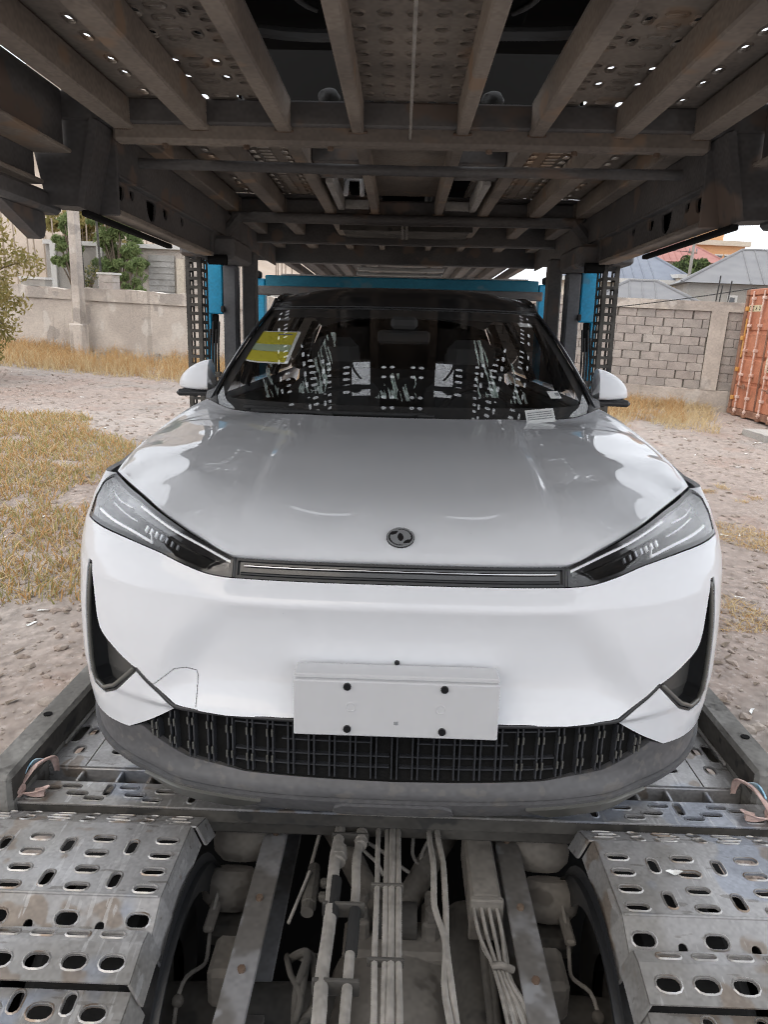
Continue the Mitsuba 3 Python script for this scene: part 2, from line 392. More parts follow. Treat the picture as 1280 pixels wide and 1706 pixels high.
def stones(n, draw, smin, smax, seed):
    g = np.random.default_rng(seed)
    base = trimesh.creation.icosahedron()
    xy = reject(g, n, draw)
    s = smin + (smax - smin) * g.random(n) ** 3
    v = base.vertices[None] * g.uniform(0.6, 1.25, (n, 12, 1)) * np.stack([s, s * g.uniform(0.6, 1, n), s * g.uniform(0.35, 0.7, n)], -1)[:, None]
    a = g.uniform(0, 6.28, n)
    c, si = np.cos(a)[:, None], np.sin(a)[:, None]
    v = np.stack([v[..., 0] * c - v[..., 1] * si, v[..., 0] * si + v[..., 1] * c, v[..., 2]], -1)
    v += np.c_[xy, yard_height(xy[:, 0], xy[:, 1]) + s * 0.12][:, None]
    f = (np.arange(n)[:, None, None] * 12 + base.faces[None]).reshape(-1, 3)
    return trimesh.Trimesh(v.reshape(-1, 3), f, process=False)

def yard_area(g, n):
    y = 2.0 + 16 * g.random(n) ** 1.2
    x = g.uniform(-0.62, 0.62, n) * (y + 1.5)
    return x, y, np.abs(x) > 1.45
add(None, 'gravel', stones(9000, yard_area, 0.008, 0.05, 4), 'stone_mix')
labels['gravel'] = {'label': 'small loose stones scattered over the dusty yard ground', 'category': 'gravel', 'kind': 'stuff'}

def scraps(n, draw, seed):
    g = np.random.default_rng(seed)
    xy = reject(g, n, draw)
    V, F = [], []
    for i, (x, y) in enumerate(xy):
        a, l, w = g.uniform(0, 6.28), g.uniform(0.012, 0.05), g.uniform(0.006, 0.02)
        u, v = np.array([math.cos(a), math.sin(a), 0]) * l, np.array([-math.sin(a), math.cos(a), 0]) * w
        c = np.array([x, y, float(yard_height(np.array(x), np.array(y))) + 0.008])
        k = np.array([0, 0, 1])
        V += [c - u - v, c + u - v * g.uniform(0.3, 1) + k * g.uniform(0, 0.012), c + u + v, c - u + v * g.uniform(0.3, 1) + k * g.uniform(0, 0.012)]
        F += [(4 * i, 4 * i + 1, 4 * i + 2), (4 * i, 4 * i + 2, 4 * i + 3)]
    return trimesh.Trimesh(np.array(V), np.array(F), process=False)
for k_, (n_, m_, lab) in enumerate(((170, 'paper', 'pale scraps of litter scattered on the yard ground'), (420, 'bark', 'dark twigs and scraps scattered on the yard ground'))):
    key_ = add(None, ('litter', 'twigs')[k_], scraps(n_, yard_area, 40 + k_), m_)
    labels[key_] = {'label': lab, 'category': ('litter', 'twigs')[k_], 'kind': 'stuff'}

def blades(n, draw, hmin, hmax, seed, lean=0.5, width=0.006):
    g = np.random.default_rng(seed)
    xy = reject(g, n, draw)
    z = yard_height(xy[:, 0], xy[:, 1]) - 0.01
    a = g.uniform(0, 2 * np.pi, n)
    h = g.uniform(hmin, hmax, n) * g.uniform(0.6, 1.0, n)
    side = np.c_[np.cos(a), np.sin(a), np.zeros(n)] * width * g.uniform(0.7, 1.6, (n, 1))
    b = g.uniform(0, 2 * np.pi, n)
    l = g.uniform(0.1, 1.0, n) * lean * h
    ld = np.c_[np.cos(b) * l, np.sin(b) * l, np.zeros(n)]
    base = np.c_[xy, z]
    mid = base + ld * 0.35 + np.c_[np.zeros((n, 2)), h * 0.6]
    tip = base + ld + np.c_[np.zeros((n, 2)), h]
    V = np.stack([base - side, base + side, mid - side * 0.7, mid + side * 0.7, tip], 1).reshape(-1, 3)
    o = np.arange(n)[:, None] * 5
    F = np.vstack([o + [0, 1, 3], o + [0, 3, 2], o + [2, 3, 4]])
    return trimesh.Trimesh(V, F, process=False)

def patch_noise(x, y, f=0.9, seed=2):
    return vfbm(np.stack([x * f, y * f, np.full_like(x, 0.3)], -1), 3, seed)

def left_patch(g, n):
    y, x = g.uniform(4.6, 12.5, n), g.uniform(-8.5, -1.9, n)
    edge = -2.15 - 0.10 * np.maximum(0, y - 6.0) - 0.63 * np.maximum(0, y - 8.2)
    k = patch_noise(x, y)
    return x, y, (x < edge + (k - 0.5) * 1.6) & (k > 0.36) & (patch_noise(x, y, 3.6, 12) > 0.36) & ((y > 5.5) | (k > 0.5))
def grass(label):
    k = thing('dry_grass', label, 'grass')
    labels[k]['kind'] = 'stuff'
    return k
dg = grass('yellow green dry grass patch on the ground left of the white car')
add(dg, 'green_blade', blades(11000, left_patch, 0.03, 0.16, 11, 1.3), 'grass_green', stuff=True)
add(dg, 'straw_blade', blades(13000, left_patch, 0.02, 0.18, 12, 1.7), 'straw', stuff=True)
add(dg, 'pale_blade', blades(12000, left_patch, 0.02, 0.15, 13, 1.9), 'straw_pale', stuff=True)

WP0, WP1 = np.array([-5.6, 21.3]), np.array([6.4, 17.4])
WD = (WP1 - WP0) / np.linalg.norm(WP1 - WP0)
WN = np.array([WD[1], -WD[0]])           # towards the camera
def wall_xy(s, d=0.0):
    """s metres along the wall line from WP0, d metres in front of it"""
    return WP0 + WD * s + WN * d

def wall_strip(s0, s1, d0, d1):
    def f(g, n):
        q = WP0 + WD * g.uniform(s0, s1, (n, 1)) + WN * (d0 + (d1 - d0) * g.random((n, 1)) ** 1.6)
        return q[:, 0], q[:, 1], (patch_noise(q[:, 0], q[:, 1], 1.1, 8) > 0.40) & (patch_noise(q[:, 0], q[:, 1], 4.5, 18) > 0.42)
    return f
dg = grass('tall straw coloured grass along the foot of the plain left wall')
add(dg, 'straw_blade', blades(11000, wall_strip(-9, 4, 0.1, 3.4), 0.12, 0.62, 21, 0.8, 0.006), 'straw', stuff=True)
add(dg, 'pale_blade', blades(13000, wall_strip(-9, 4, 0.1, 3.8), 0.08, 0.5, 22, 1.2, 0.006), 'straw_pale', stuff=True)
dg = grass('straw coloured grass along the foot of the block wall behind the right mirror')
add(dg, 'straw_blade', blades(5000, wall_strip(8.2, 12.6, 0.3, 3.0), 0.08, 0.42, 23, 0.9, 0.005), 'straw', stuff=True)
add(dg, 'pale_blade', blades(8000, wall_strip(8.0, 13.2, 0.2, 3.8), 0.05, 0.34, 24, 1.4, 0.005), 'straw_pale', stuff=True)
def right_patch(g, n):
    y, x = g.uniform(5.0, 9.5, n), g.uniform(2.2, 5.5, n)
    return x, y, patch_noise(x, y, 1.1, 15) > 0.58
dg = grass('thin trampled straw on the gravel right of the white car')
add(dg, 'pale_blade', blades(5000, right_patch, 0.01, 0.07, 25, 3.5, 0.004), 'straw_pale', stuff=True)
add(dg, 'straw_blade', blades(3000, right_patch, 0.01, 0.06, 26, 3.5, 0.004), 'straw', stuff=True)

# ---- walls of the yard
def along(s0, s1, d0, d1, z0, z1):
    """a box along the wall line"""
    m = box(s0, s1, d0, d1, z0, z1)
    return framed(m, (WP0[0], WP0[1], 0), (WD[0], WD[1], 0), (WN[0], WN[1], 0), (0, 0, 1))

pw = thing('plain_wall', 'weathered plain concrete yard wall on the left with a rubble footing', 'wall')
def rough_wall(s0, s1, z0, z1, d0, d1, amp, seed):
    ns, nz = int((s1 - s0) / 0.12), max(3, int((z1 - z0) / 0.12))
    S_, Z_ = np.meshgrid(np.linspace(s0, s1, ns), np.linspace(z0, z1, nz))
    D_ = d1 + (vfbm(np.stack([S_ * 1.2, Z_ * 1.2, S_ * 0], -1), 4, seed) - 0.5) * amp
    Zt = Z_.copy(); Zt[-1] += (vfbm(np.stack([S_[0] * 1.5, S_[0] * 0, S_[0] * 0], -1), 3, seed) - 0.5) * amp * 2.5
    def P(s, d, z): return np.stack([WP0[0] + WD[0] * s + WN[0] * d, WP0[1] + WD[1] * s + WN[1] * d, z], -1)
    front = P(S_, D_, Zt)
    back = P(S_[-1:], np.full_like(S_[-1:], d0), Zt[-1:])
    return cat([grid_mesh(front), grid_mesh(np.concatenate([front[-1:], back])), grid_mesh(np.concatenate([back, P(S_[:1], np.full_like(S_[:1], d0), Z_[:1])]))])
add(pw, 'wall_face', rough_wall(-22, 7.4, 0.02, 1.62, -0.25, 0.0, 0.05, 31), 'concrete')
add(pw, 'coping', rough_wall(-22, 7.4, 1.60, 1.93, -0.28, 0.055, 0.06, 32), 'concrete')
g = np.random.default_rng(5)
ft = []
for i in range(150):
    s = g.uniform(-12, 4.5)
    q = wall_xy(s, g.uniform(0.02, 0.22))
    st = trimesh.creation.icosphere(1, 0.10)
    st.vertices = st.vertices * g.uniform(0.5, 1.3, (len(st.vertices), 1)) * g.uniform(0.6, 1.5, 3)
    st.apply_translation((q[0], q[1], g.uniform(0.0, 0.16)))
    ft.append(st)
add(pw, 'rubble_footing', cat(ft), 'render_grey', stuff=True)
cp = thing('concrete_pole', 'pale concrete pole standing on a square stub in front of the left wall', 'pole')
pq = wall_xy(-3.92, 0.40)
add(cp, 'stub', framed(rbox(-0.22, 0.22, -0.17, 0.17, -0.1, 0.95, 0.03), (pq[0], pq[1], 0), (WD[0], WD[1], 0), (WN[0], WN[1], 0), (0, 0, 1)), 'concrete')
sh = trimesh.convex.convex_hull(np.array([(sx * w, sy * w, z) for z, w in ((0.9, 0.125), (6.5, 0.105)) for sx in (-1, 1) for sy in (-1, 1)]))
add(cp, 'shaft', framed(sh, (pq[0] + 0.05, pq[1], 0), (WD[0], WD[1], 0), (WN[0], WN[1], 0), (0, 0, 1)), 'concrete')
bp = thing('brick_pier', 'squat concrete block pier with a pale cap on top of the left wall', 'pier')
for i in range(2):
    add(bp, 'course', along(-3.44 + 0.01 * i, -2.96, -0.3, 0.02 + 0.004 * i, 1.93 + i * 0.21, 2.13 + i * 0.21), 'block_%d' % i)
add(bp, 'cap', along(-3.49, -2.91, -0.33, 0.05, 2.345, 2.40), 'white_trim')
bp2 = thing('roof_tank', 'small grey crate shaped block with a pale top on the left wall behind the tree', 'block')
add(bp2, 'body', along(-6.3, -5.4, -0.3, 0.0, 1.93, 2.12), 'render_grey')
add(bp2, 'lid', along(-6.34, -5.36, -0.32, 0.03, 2.123, 2.19), 'white_trim')

# block wall on the right
bw = thing('block_wall', 'grey concrete block wall with ring beam and pillars behind the right mirror', 'wall')
add(bw, 'plinth', along(7.4, 22, -0.22, 0.05, -0.2, 0.44), 'concrete')
add(bw, 'core', along(7.4, 22, -0.2, -0.035, 0.44, 2.14), 'mortar')
add(bw, 'ring_beam', along(7.35, 22.1, -0.22, 0.05, 2.14, 2.345), 'concrete')
PIL = [(7.40, 7.75), (12.93, 13.27), (17.2, 17.5), (21.6, 22.0)]
for a, b in PIL:
    add(bw, 'pillar', along(a, b, -0.21, 0.07, 0.44, 2.139), 'concrete')
blk = {}
for k in range(3):
    for L in (0.39, 0.19):
        bm = rbox(0, L, -0.04, 0.0, 0, 0.181, 0.006)
        blk[k, L] = mikit.ply(bm, 'block_%d' % k)
g = np.random.default_rng(3)
nb = 0
for (a, b) in ((7.76, 12.92), (13.28, 17.19)):
    for r in range(9):
        z = 0.446 + r * 0.1885
        s = a + (0.0 if r % 2 == 0 else -0.2)
        while s < b - 0.03:
            L = 0.39
            s0, s1 = max(s, a + 0.005), min(s + L, b - 0.005)
            if g.random() < 0.35:
                s1 -= g.uniform(0.008, 0.028)
            if s1 - s0 > 0.06:
                k = int(g.integers(0, 3)) if g.random() < 0.6 else 0
                off = g.uniform(-0.008, 0.006)
                q = wall_xy(s0, off)
                m = np.eye(4)
                m[:3, 0] = [WD[0] * (s1 - s0) / L, WD[1] * (s1 - s0) / L, 0]
                m[:3, 1] = [WN[0], WN[1], 0]
                m[:3, 2] = [0, 0, 1]
                m[:3, 3] = [q[0], q[1], z + g.uniform(-0.003, 0.003)]
                kk = 'block_wall__block' + ('' if nb == 0 else '_%03d' % nb)
                nb += 1
                scene[kk] = {**blk[k, 0.39], 'to_world': T(m)}
            s += 0.402

# ---- shipping container: its door end faces the truck
sc = thing('shipping_container', 'rust orange shipping container standing open to the yard at the right edge', 'container')
LEAN = T().translate([7.14, 16.72, 0.02]).rotate([1, 0, 0], -2.3).rotate([0, 1, 0], 1.0)
def con(kind, mesh, m, smooth=False):
    add(sc, kind, mesh, m, smooth, LEAN)
CW_, CH_, CL_ = 2.44, 2.59, 6.0
con('corner_post', rbox(0, 0.12, -0.10, 0, 0.12, CH_ - 0.12, 0.012), 'container_dark')
con('corner_post', rbox(0, 0.12, -CW_, -CW_ + 0.10, 0.12, CH_ - 0.12, 0.012), 'container_dark')
con('header', rbox(-0.005, 0.12, -CW_ + 0.17, -0.17, CH_ - 0.12, CH_, 0.012), 'container_paint')
con('door_sill', rbox(-0.005, 0.12, -CW_ + 0.17, -0.17, 0, 0.14, 0.012), 'container_dark')
for y in (0, -CW_ + 0.165):
    for z in (0, CH_ - 0.118):
        c = rbox(-0.012, 0.165, y - 0.165, y, z, z + 0.118, 0.012)
        con('corner_casting', c, 'container_dark')
for d in range(2):
    y1 = -0.105 - d * 1.12
    y0 = y1 - 1.11
    zs = np.array([0.15, 0.62, 0.645, 0.69, 0.715, 1.15, 1.175, 1.22, 1.245, 1.68, 1.705, 1.75, 1.775, 2.46])
    dx = np.array([0.03, 0.03, 0.058, 0.058, 0.03, 0.03, 0.058, 0.058, 0.03, 0.03, 0.058, 0.058, 0.03, 0.03])
    P = np.array([[(x, y, z) for y in (y0, y1)] for z, x in zip(zs, dx)])
    con('door_leaf', cat([grid_mesh(P), box(0.0601, 0.09, y0, y1, 0.15, 2.46)]), 'container_paint')
    con('door_gasket', cat([box(0.012, 0.06, y1 - 0.02, y1, 0.15, 2.46), box(0.012, 0.06, y0, y0 + 0.02, 0.15, 2.46)]), 'container_dark')
    for yb in ((y1 - 0.30), (y1 - 0.78)):
        con('locking_bar', tube([(-0.02, yb, 0.03), (-0.02, yb, 1.3), (-0.02, yb, CH_ - 0.04)], 0.019, 8), 'bar_pale', 40)
        for z in (0.10, 0.38, 0.85, 1.35, 1.85, 2.40):
            con('bar_bracket', rbox(-0.045, 0.035, yb - 0.045, yb + 0.045, z - 0.03, z + 0.03, 0.01), 'bar_pale')
        con('cam_keeper', rbox(-0.05, 0.02, yb - 0.06, yb + 0.06, -0.02, 0.05, 0.01), 'container_dark')
    con('door_handle', cat([tube([(-0.05, y1 - 0.30, 0.62), (-0.055, y1 - 0.60, 0.60)], 0.014, 8), rbox(-0.06, -0.03, y1 - 0.66, y1 - 0.55, 0.56, 0.66, 0.01)]), 'container_dark')
    for z in (0.35, 0.95, 1.6, 2.2):
        yh = y1 + 0.0 if d == 0 else y0 - 0.0
        con('hinge', rbox(-0.015, 0.03, yh - 0.09 * (1 - d), yh + 0.09 * d + 0.03 * (1 - d), z - 0.045, z + 0.045, 0.01), 'container_ochre')
con('ochre_strip', box(0.024, 0.0285, -0.20, -0.127, 1.20, 2.0), 'container_ochre')
con('lettering_plate', box(0.0255, 0.0275, -0.78, -0.16, 2.14, 2.27), 'label_cream')
lt = []
for i, c in enumerate('DZAU'):
    from meshkit import text_mesh
    t = text_mesh(c, 0.085, 0.002, True)
    lt.append(framed(t, (0.0250, -0.20 - i * 0.14, 2.165), (0, -1, 0), (0, 0, 1), (-1, 0, 0)))
for t in lt:
    con('letter', t, 'ink')
con('data_plate', box(0.0255, 0.0275, -1.62, -1.36, 0.95, 1.22), 'label_cream')
con('data_lines', cat([box(0.0235, 0.0250, -1.58, -1.40, z, z + 0.018) for z in (0.99, 1.03, 1.08, 1.12, 1.165)]), 'ink')
xs = np.arange(0.12, CL_, 0.07)
for yy, sg in ((-0.03, 1), (-CW_ + 0.03, -1)):
    P = np.array([[(x, yy + sg * (0.0 if (i // 2) % 2 == 0 else -0.035), z) for z in (0.1, CH_ - 0.1)] for i, x in enumerate(xs)])
    con('side_panel', grid_mesh(P), 'container_paint')
con('roof_panel', box(0.12, CL_, -CW_ + 0.02, -0.02, CH_ - 0.05, CH_ - 0.02), 'container_paint')
con('base_frame', cat([box(0.12, CL_, -0.08, -0.005, 0.005, 0.14), box(0.12, CL_, -CW_ + 0.005, -CW_ + 0.08, 0.005, 0.14), box(0.12, CL_, -CW_ + 0.08, -0.08, 0.12, 0.15)]), 'container_dark')
con('end_wall', box(CL_ - 0.05, CL_, -CW_ + 0.02, -0.02, 0.1, CH_ - 0.05), 'container_paint')

slab = thing('concrete_slab', 'low pale concrete slab lying on the ground before the container', 'slab')
sl = box(-0.9, 1.2, -0.35, 0.35, -0.05, 0.16)
sl = sl.subdivide().subdivide().subdivide()
sl.vertices += (np.stack([vfbm(sl.vertices * 2.5 + i * 9, 3, 4) for i in range(3)], -1) - 0.5) * 0.09
sl.apply_transform(trimesh.transformations.rotation_matrix(0.12, (0, 0, 1)))
sl.apply_translation((7.15, 13.5, -0.02))
add(slab, 'body', sl, 'render_grey', 40)

# ---- houses over the right wall
def hip_roof(x0, x1, y0, y1, z0, z1, inset, over=0.0):
    x0, x1, y0, y1 = x0 - over, x1 + over, y0 - over, y1 + over
    ym = (y0 + y1) / 2
    v = [(x0, y0, z0), (x1, y0, z0), (x1, y1, z0), (x0, y1, z0), (x0 + inset, ym, z1), (x1 - inset, ym, z1)]
    return trimesh.convex.convex_hull(np.array(v))

def ridges(x0, x1, y0, y1, z0, z1, inset, over, r=0.06):
    x0, x1, y0, y1 = x0 - over, x1 + over, y0 - over, y1 + over
    ym = (y0 + y1) / 2
    a, b = (x0 + inset, ym, z1), (x1 - inset, ym, z1)
    return cat([tube([p, q], r, 6) for p, q in ((a, b), (a, (x0, y0, z0)), (b, (x1, y0, z0)))])

def rotz(mesh, c, deg):
    m = mesh.copy()
    m.apply_transform(trimesh.transformations.rotation_matrix(math.radians(deg), (0, 0, 1), (c[0], c[1], 0)))
    return m

def house(name, label, x0, x1, y0, y1, zw, zr, inset, wall, roof, over, deg, windows=(), trim=None):
    h = thing(name, label, 'house')
    c = ((x0 + x1) / 2, (y0 + y1) / 2)
    add(h, 'wall', rotz(box(x0, x1, y0, y1, -0.3, zw), c, deg), wall)
    add(h, 'roof', rotz(hip_roof(x0, x1, y0, y1, zw + 0.005, zr, inset, over), c, deg), roof)
    add(h, 'roof_ridge', rotz(ridges(x0, x1, y0, y1, zw + 0.02, zr, inset, over), c, deg), roof)
    ov, ymid = over, (y0 + y1) / 2
    for q in np.arange(x0 - ov + inset, x1 + ov - inset + 0.01, 0.45):
        add(h, 'roof_seam', rotz(tube([(q, ymid, zr + 0.01), (q, y0 - ov, zw + 0.02)], 0.022, 5), c, deg), roof)
    if trim:
        add(h, 'eave_board', rotz(cat([box(x0 - over, x1 + over, y0 - over - 0.03, y0 - over, zw - 0.14, zw + 0.05), box(x0 - over - 0.03, x0 - over, y0 - over - 0.03, y1 + over, zw - 0.14, zw + 0.05)]), c, deg), trim)
    for (wx, wz, ww, wh) in windows:
        add(h, 'window', rotz(cat([box(wx, wx + ww, y0 - 0.05, y0 - 0.001, wz, wz + 0.08), box(wx, wx + ww, y0 - 0.05, y0 - 0.001, wz + wh - 0.08, wz + wh),
                                   box(wx, wx + 0.08, y0 - 0.05, y0 - 0.001, wz + 0.08, wz + wh - 0.08), box(wx + ww - 0.08, wx + ww, y0 - 0.05, y0 - 0.001, wz + 0.08, wz + wh - 0.08)]), c, deg), 'white_trim')
        add(h, 'window_pane', rotz(box(wx + 0.08, wx + ww - 0.08, y0 - 0.02, y0 - 0.002, wz + 0.08, wz + wh - 0.08), c, deg), 'window_dark')
    return h
house('blue_roofed_house', 'cream house with blue grey hipped roof and white eave above the block wall', 7.9, 13.3, 37, 43, 3.30, 4.75, 1.9, 'render_cream', 'roof_blue', 0.35, -6, ((8.4, 1.4, 1.1, 1.4), (11.2, 1.4, 1.1, 1.4)), 'white_trim')
house('low_grey_roofed_house', 'low house with dark grey hipped roof just above the top of the block wall', 6.9, 10.4, 27.5, 31, 2.25, 3.05, 1.5, 'render_cream', 'roof_grey', 0.25, -12, ((7.6, 1.0, 0.8, 1.0),))
house('tall_grey_house', 'grey rendered house with steep grey roof left of and behind the container', 11.2, 18.2, 29, 35, 3.10, 4.50, 2.4, 'render_grey', 'roof_grey', 0.3, -14, ((12.6, 2.2, 0.35, 0.5), (14.4, 1.6, 1.0, 1.2)))
house('red_roofed_house', 'house with a faded red roof behind the blue roofed house', 14.2, 22, 56, 63, 5.2, 7.0, 2.5, 'render_cream', 'roof_red', 0.4, -5, ((16, 2.6, 1.3, 1.5),))
pb = thing('apartment_block', 'peach coloured flat roofed apartment block with a stair tower, tallest on the right skyline', 'building')
AX, AY = 20.9, 60
add(pb, 'wall', box(AX, AX + 4.0, AY, AY + 7, -0.3, 6.7), 'render_peach')
add(pb, 'cornice', box(AX - 0.3, AX + 4.3, AY - 0.3, AY + 7.3, 6.7, 7.05), 'render_cream')
add(pb, 'stair_tower', box(AX + 0.5, AX + 2.7, AY + 1, AY + 4, 7.05, 8.0), 'render_peach')
add(pb, 'tower_cap', box(AX + 0.35, AX + 2.85, AY + 0.85, AY + 4.15, 8.0, 8.2), 'render_cream')
add(pb, 'pilaster', box(AX - 0.1, AX + 0.35, AY - 0.12, AY - 0.001, -0.3, 6.69), 'render_cream')
for (wx, wz) in ((AX + 1.9, 4.6), (AX + 2.6, 4.6), (AX + 1.9, 2.6), (AX + 2.6, 2.6)):
    w = add(pb, 'window', cat([box(wx - 0.05, wx + 0.55, AY - 0.08, AY - 0.001, wz - 0.1, wz), box(wx - 0.05, wx + 0.55, AY - 0.08, AY - 0.001, wz + 1.4, wz + 1.5)]), 'white_trim')
    add(w, 'pane', box(wx, wx + 0.5, AY - 0.03, AY - 0.001, wz + 0.001, wz + 1.399), 'window_dark')
sh_ = thing('white_parapet', 'small white walled shed with flat cap between the pole and the grey house', 'shed')
add(sh_, 'wall', box(12.3, 13.7, 36.2, 38, -0.3, 3.45), 'render_cream')
add(sh_, 'cap', box(12.2, 13.8, 36.1, 38.1, 3.45, 3.62), 'white_trim')
for (x, y, z1, lab) in ((12.15, 34.6, 5.15, 'grey wooden utility pole with a cross arm in front of the peach block'),):
    up = thing('utility_pole', lab, 'pole')
    add(up, 'shaft', tube([(x, y, -0.3), (x + 0.03, y, z1)], [0.10, 0.06], 8), 'render_grey', 40)
    add(up, 'cross_arm', rbox(x - 0.16, x + 0.22, y - 0.04, y + 0.04, z1 - 0.72, z1 - 0.67, 0.01), 'bark')
    for i, dx in enumerate((-0.12, 0.02, 0.18)):
        add(up, 'insulator', trimesh.creation.cylinder(0.03, 0.12, sections=8, transform=trimesh.transformations.translation_matrix((x + dx, y, z1 - 0.58))), 'print_grey', 40)
def sag(a, b, s, n=24):
    t = np.linspace(0, 1, n)[:, None]
    p = np.asarray(a) * (1 - t) + np.asarray(b) * t
    p[:, 2] -= s * 4 * (t * (1 - t))[:, 0]
    return p
w0, w1 = wall_xy(8.5, 0.25), wall_xy(13.2, -0.6)
add(None, 'utility_wire', tube(sag((w0[0] - 2.5, w0[1] + 0.3, 1.62), (7.35, 16.75, 2.66), 0.16), 0.011, 6), 'wire', True)
labels['utility_wire'] = {'label': 'thin black cable sagging across the block wall to the container top', 'category': 'cable'}
add(None, 'overhead_wire', tube(sag((9, 33, 4.55), (12.1, 34.6, 4.5), 0.05), 0.012, 5), 'wire', True)
labels['overhead_wire'] = {'label': 'thin overhead wire running left from the utility pole', 'category': 'cable'}
rv = thing('rebar_stub', 'thin reinforcement bars and a roof vent on top of the block wall by the container', 'rebar')
for s, h in ((12.98, 0.55), (13.05, 0.35), (13.22, 0.45)):
    q = wall_xy(s, -0.05)
    add(rv, 'bar', tube([(q[0], q[1], 2.34), (q[0] + 0.02, q[1], 2.34 + h)], 0.014, 6), 'wire')
q = wall_xy(10.55, -0.08)
rs = thing('wall_stub', 'short dark bolt standing on the block wall ring beam', 'bolt')
add(rs, 'shank', trimesh.creation.cylinder(0.05, 0.12, sections=10, transform=trimesh.transformations.translation_matrix((q[0], q[1], 2.405))), 'wire')

# ---- low buildings and clutter behind the left wall
hut = thing('block_hut', 'pale block hut with a flat roof and grey sheet panel behind the left wall', 'hut')
add(hut, 'wall', box(-9.25, -6.4, 27.2, 30, -0.2, 3.3), 'concrete')
add(hut, 'flat_roof', box(-9.5, -5.2, 27.0, 30.2, 3.3, 3.42), 'white_trim')
add(hut, 'sheet_panel', box(-9.0, -8.1, 27.13, 27.199, 1.2, 3.1), 'pale_steel')
for i in range(9):
    add(hut, 'panel_rib', box(-9.0, -8.1, 27.10, 27.129, 1.3 + i * 0.2, 1.36 + i * 0.2), 'pale_steel')
add(hut, 'buttress', box(-8.0, -7.75, 27.02, 27.199, -0.2, 3.0), 'render_cream')
sh2 = thing('sheet_fence', 'low grey sheet metal fence beside the block hut', 'fence')
add(sh2, 'sheet', box(-5.4, -3.0, 26.0, 26.08, 0, 2.45), 'pale_steel')
add(sh2, 'prop', tube([(-5.3, 25.9, 2.5), (-4.4, 25.8, 1.8)], 0.04, 6), 'wire')
lw = thing('whitewashed_wall', 'long whitewashed low wall behind the tree on the left', 'wall')
add(lw, 'wall', box(-13.2, -8.4, 28.5, 28.8, -0.2, 3.35), 'render_grey')
add(lw, 'cap', box(-13.25, -8.35, 28.4, 28.9, 3.35, 3.5), 'white_trim')
for i in range(6):
    add(lw, 'post', box(-13 + i * 0.85, -12.8 + i * 0.85, 28.38, 28.499, -0.2, 3.349), 'white_trim')
for i, (x, y, h) in enumerate(((-10.3, 24.6, 4.8), (-9.7, 24.5, 4.9), (-7.1, 30.2, 5.5))):
    p_ = thing('thin_pole', ('thin dark pole left of the concrete pole, first of a pair', 'thin dark pole left of the concrete pole, second of the pair', 'thin slanting pole rising behind the block hut')[i], 'pole')
    add(p_, 'shaft', tube([(x, y, 0), (x + 0.05, y, h * 0.5), (x - 0.02, y, h)], 0.035, 6), 'dusty_dark', True)
scn = np.random.default_rng(8)
hp = []
for i in range(60):
    x, y = scn.uniform(-17, -3), scn.uniform(31, 36)
    hp.append(tube([(x, y, 0), (x + scn.normal(0, 0.1), y, scn.uniform(3, 6.5))], 0.03, 5))
add(None, 'dry_stalks', cat(hp), 'hill_soil', stuff=True)
labels['dry_stalks'] = {'label': 'thin bare upright stalks on the hillside behind the left wall', 'category': 'stalks', 'kind': 'stuff'}

# ---- trees
def leaf_cloud(centers, radii, n, size, seed, flat=0.8):
    g = np.random.default_rng(seed)
    w = np.array(radii) ** 2; w = w / w.sum()
    ci = g.choice(len(centers), n, p=w)
    d = g.normal(0, 1, (n, 3)); d /= np.linalg.norm(d, axis=1, keepdims=True)
    r = np.array(radii)[ci] * g.random(n) ** 0.45
    c = np.array(centers)[ci] + d * r[:, None] * [1, 1, flat]
    keep = vnoise(c * 2.6, seed) > 0.36
    c = c[keep]; n = len(c)
    a = g.normal(0, 1, (n, 3)); a /= np.linalg.norm(a, axis=1, keepdims=True)
    b = np.cross(a, g.normal(0, 1, (n, 3))); b /= np.linalg.norm(b, axis=1, keepdims=True)
    s = size * g.uniform(0.5, 1.4, (n, 1))
    V = np.stack([c - a * s, c + b * s * 0.35, c + a * s, c - b * s * 0.35], 1).reshape(-1, 3)
    o = np.arange(n)[:, None] * 4
    return trimesh.Trimesh(V, np.vstack([o + [0, 1, 2], o + [0, 2, 3]]), process=False)

def tree(name, label, base, h, spread, leaves, seed, n=9000, size=0.06, clumps=26, low=0.25, catg='tree'):
    g = np.random.default_rng(seed)
    t = thing(name, label, catg)
    b = np.array(base, float)
    fork = b + [g.normal(0, 0.1), g.normal(0, 0.1), h * 0.3]
    limbs, C, R = [tube(curve([b, b * 0.5 + fork * 0.5 + [0.04, 0, 0], fork], 8), np.linspace(0.035 * h, 0.024 * h, 8), 8)], [], []
    for i in range(clumps):
        a = g.uniform(0, 2 * np.pi); rr = spread * math.sqrt(g.random())
        z = h * (low + (1 - low) * g.random())
        k = math.sqrt(max(0.15, 1 - ((z / h - 0.55) / 0.6) ** 2))
        c = b + [math.cos(a) * rr * k, math.sin(a) * rr * k, z]
        C.append(c); R.append(spread * g.uniform(0.18, 0.38))
        limbs.append(tube(curve([fork if z > h * 0.35 else b + [0, 0, h * 0.15], fork * 0.4 + c * 0.6 + [0, 0, 0.06 * h], c], 7), np.linspace(0.012 * h, 0.003 * h, 7), 5))
    add(t, 'trunk', cat(limbs), 'bark', True)
    for i, lf in enumerate(leaves):
        add(t, 'crown', leaf_cloud(C, R, n // len(leaves), size, seed * 10 + i), lf, stuff=False)
    return t
tree('olive_tree', 'wispy olive yellow tree at the left edge in front of the plain wall', (-9.35, 15.6, 0), 4.2, 1.45, ('leaf_olive', 'leaf_straw', 'leaf_straw'), 1, 20000, 0.06, 60, 0.10)
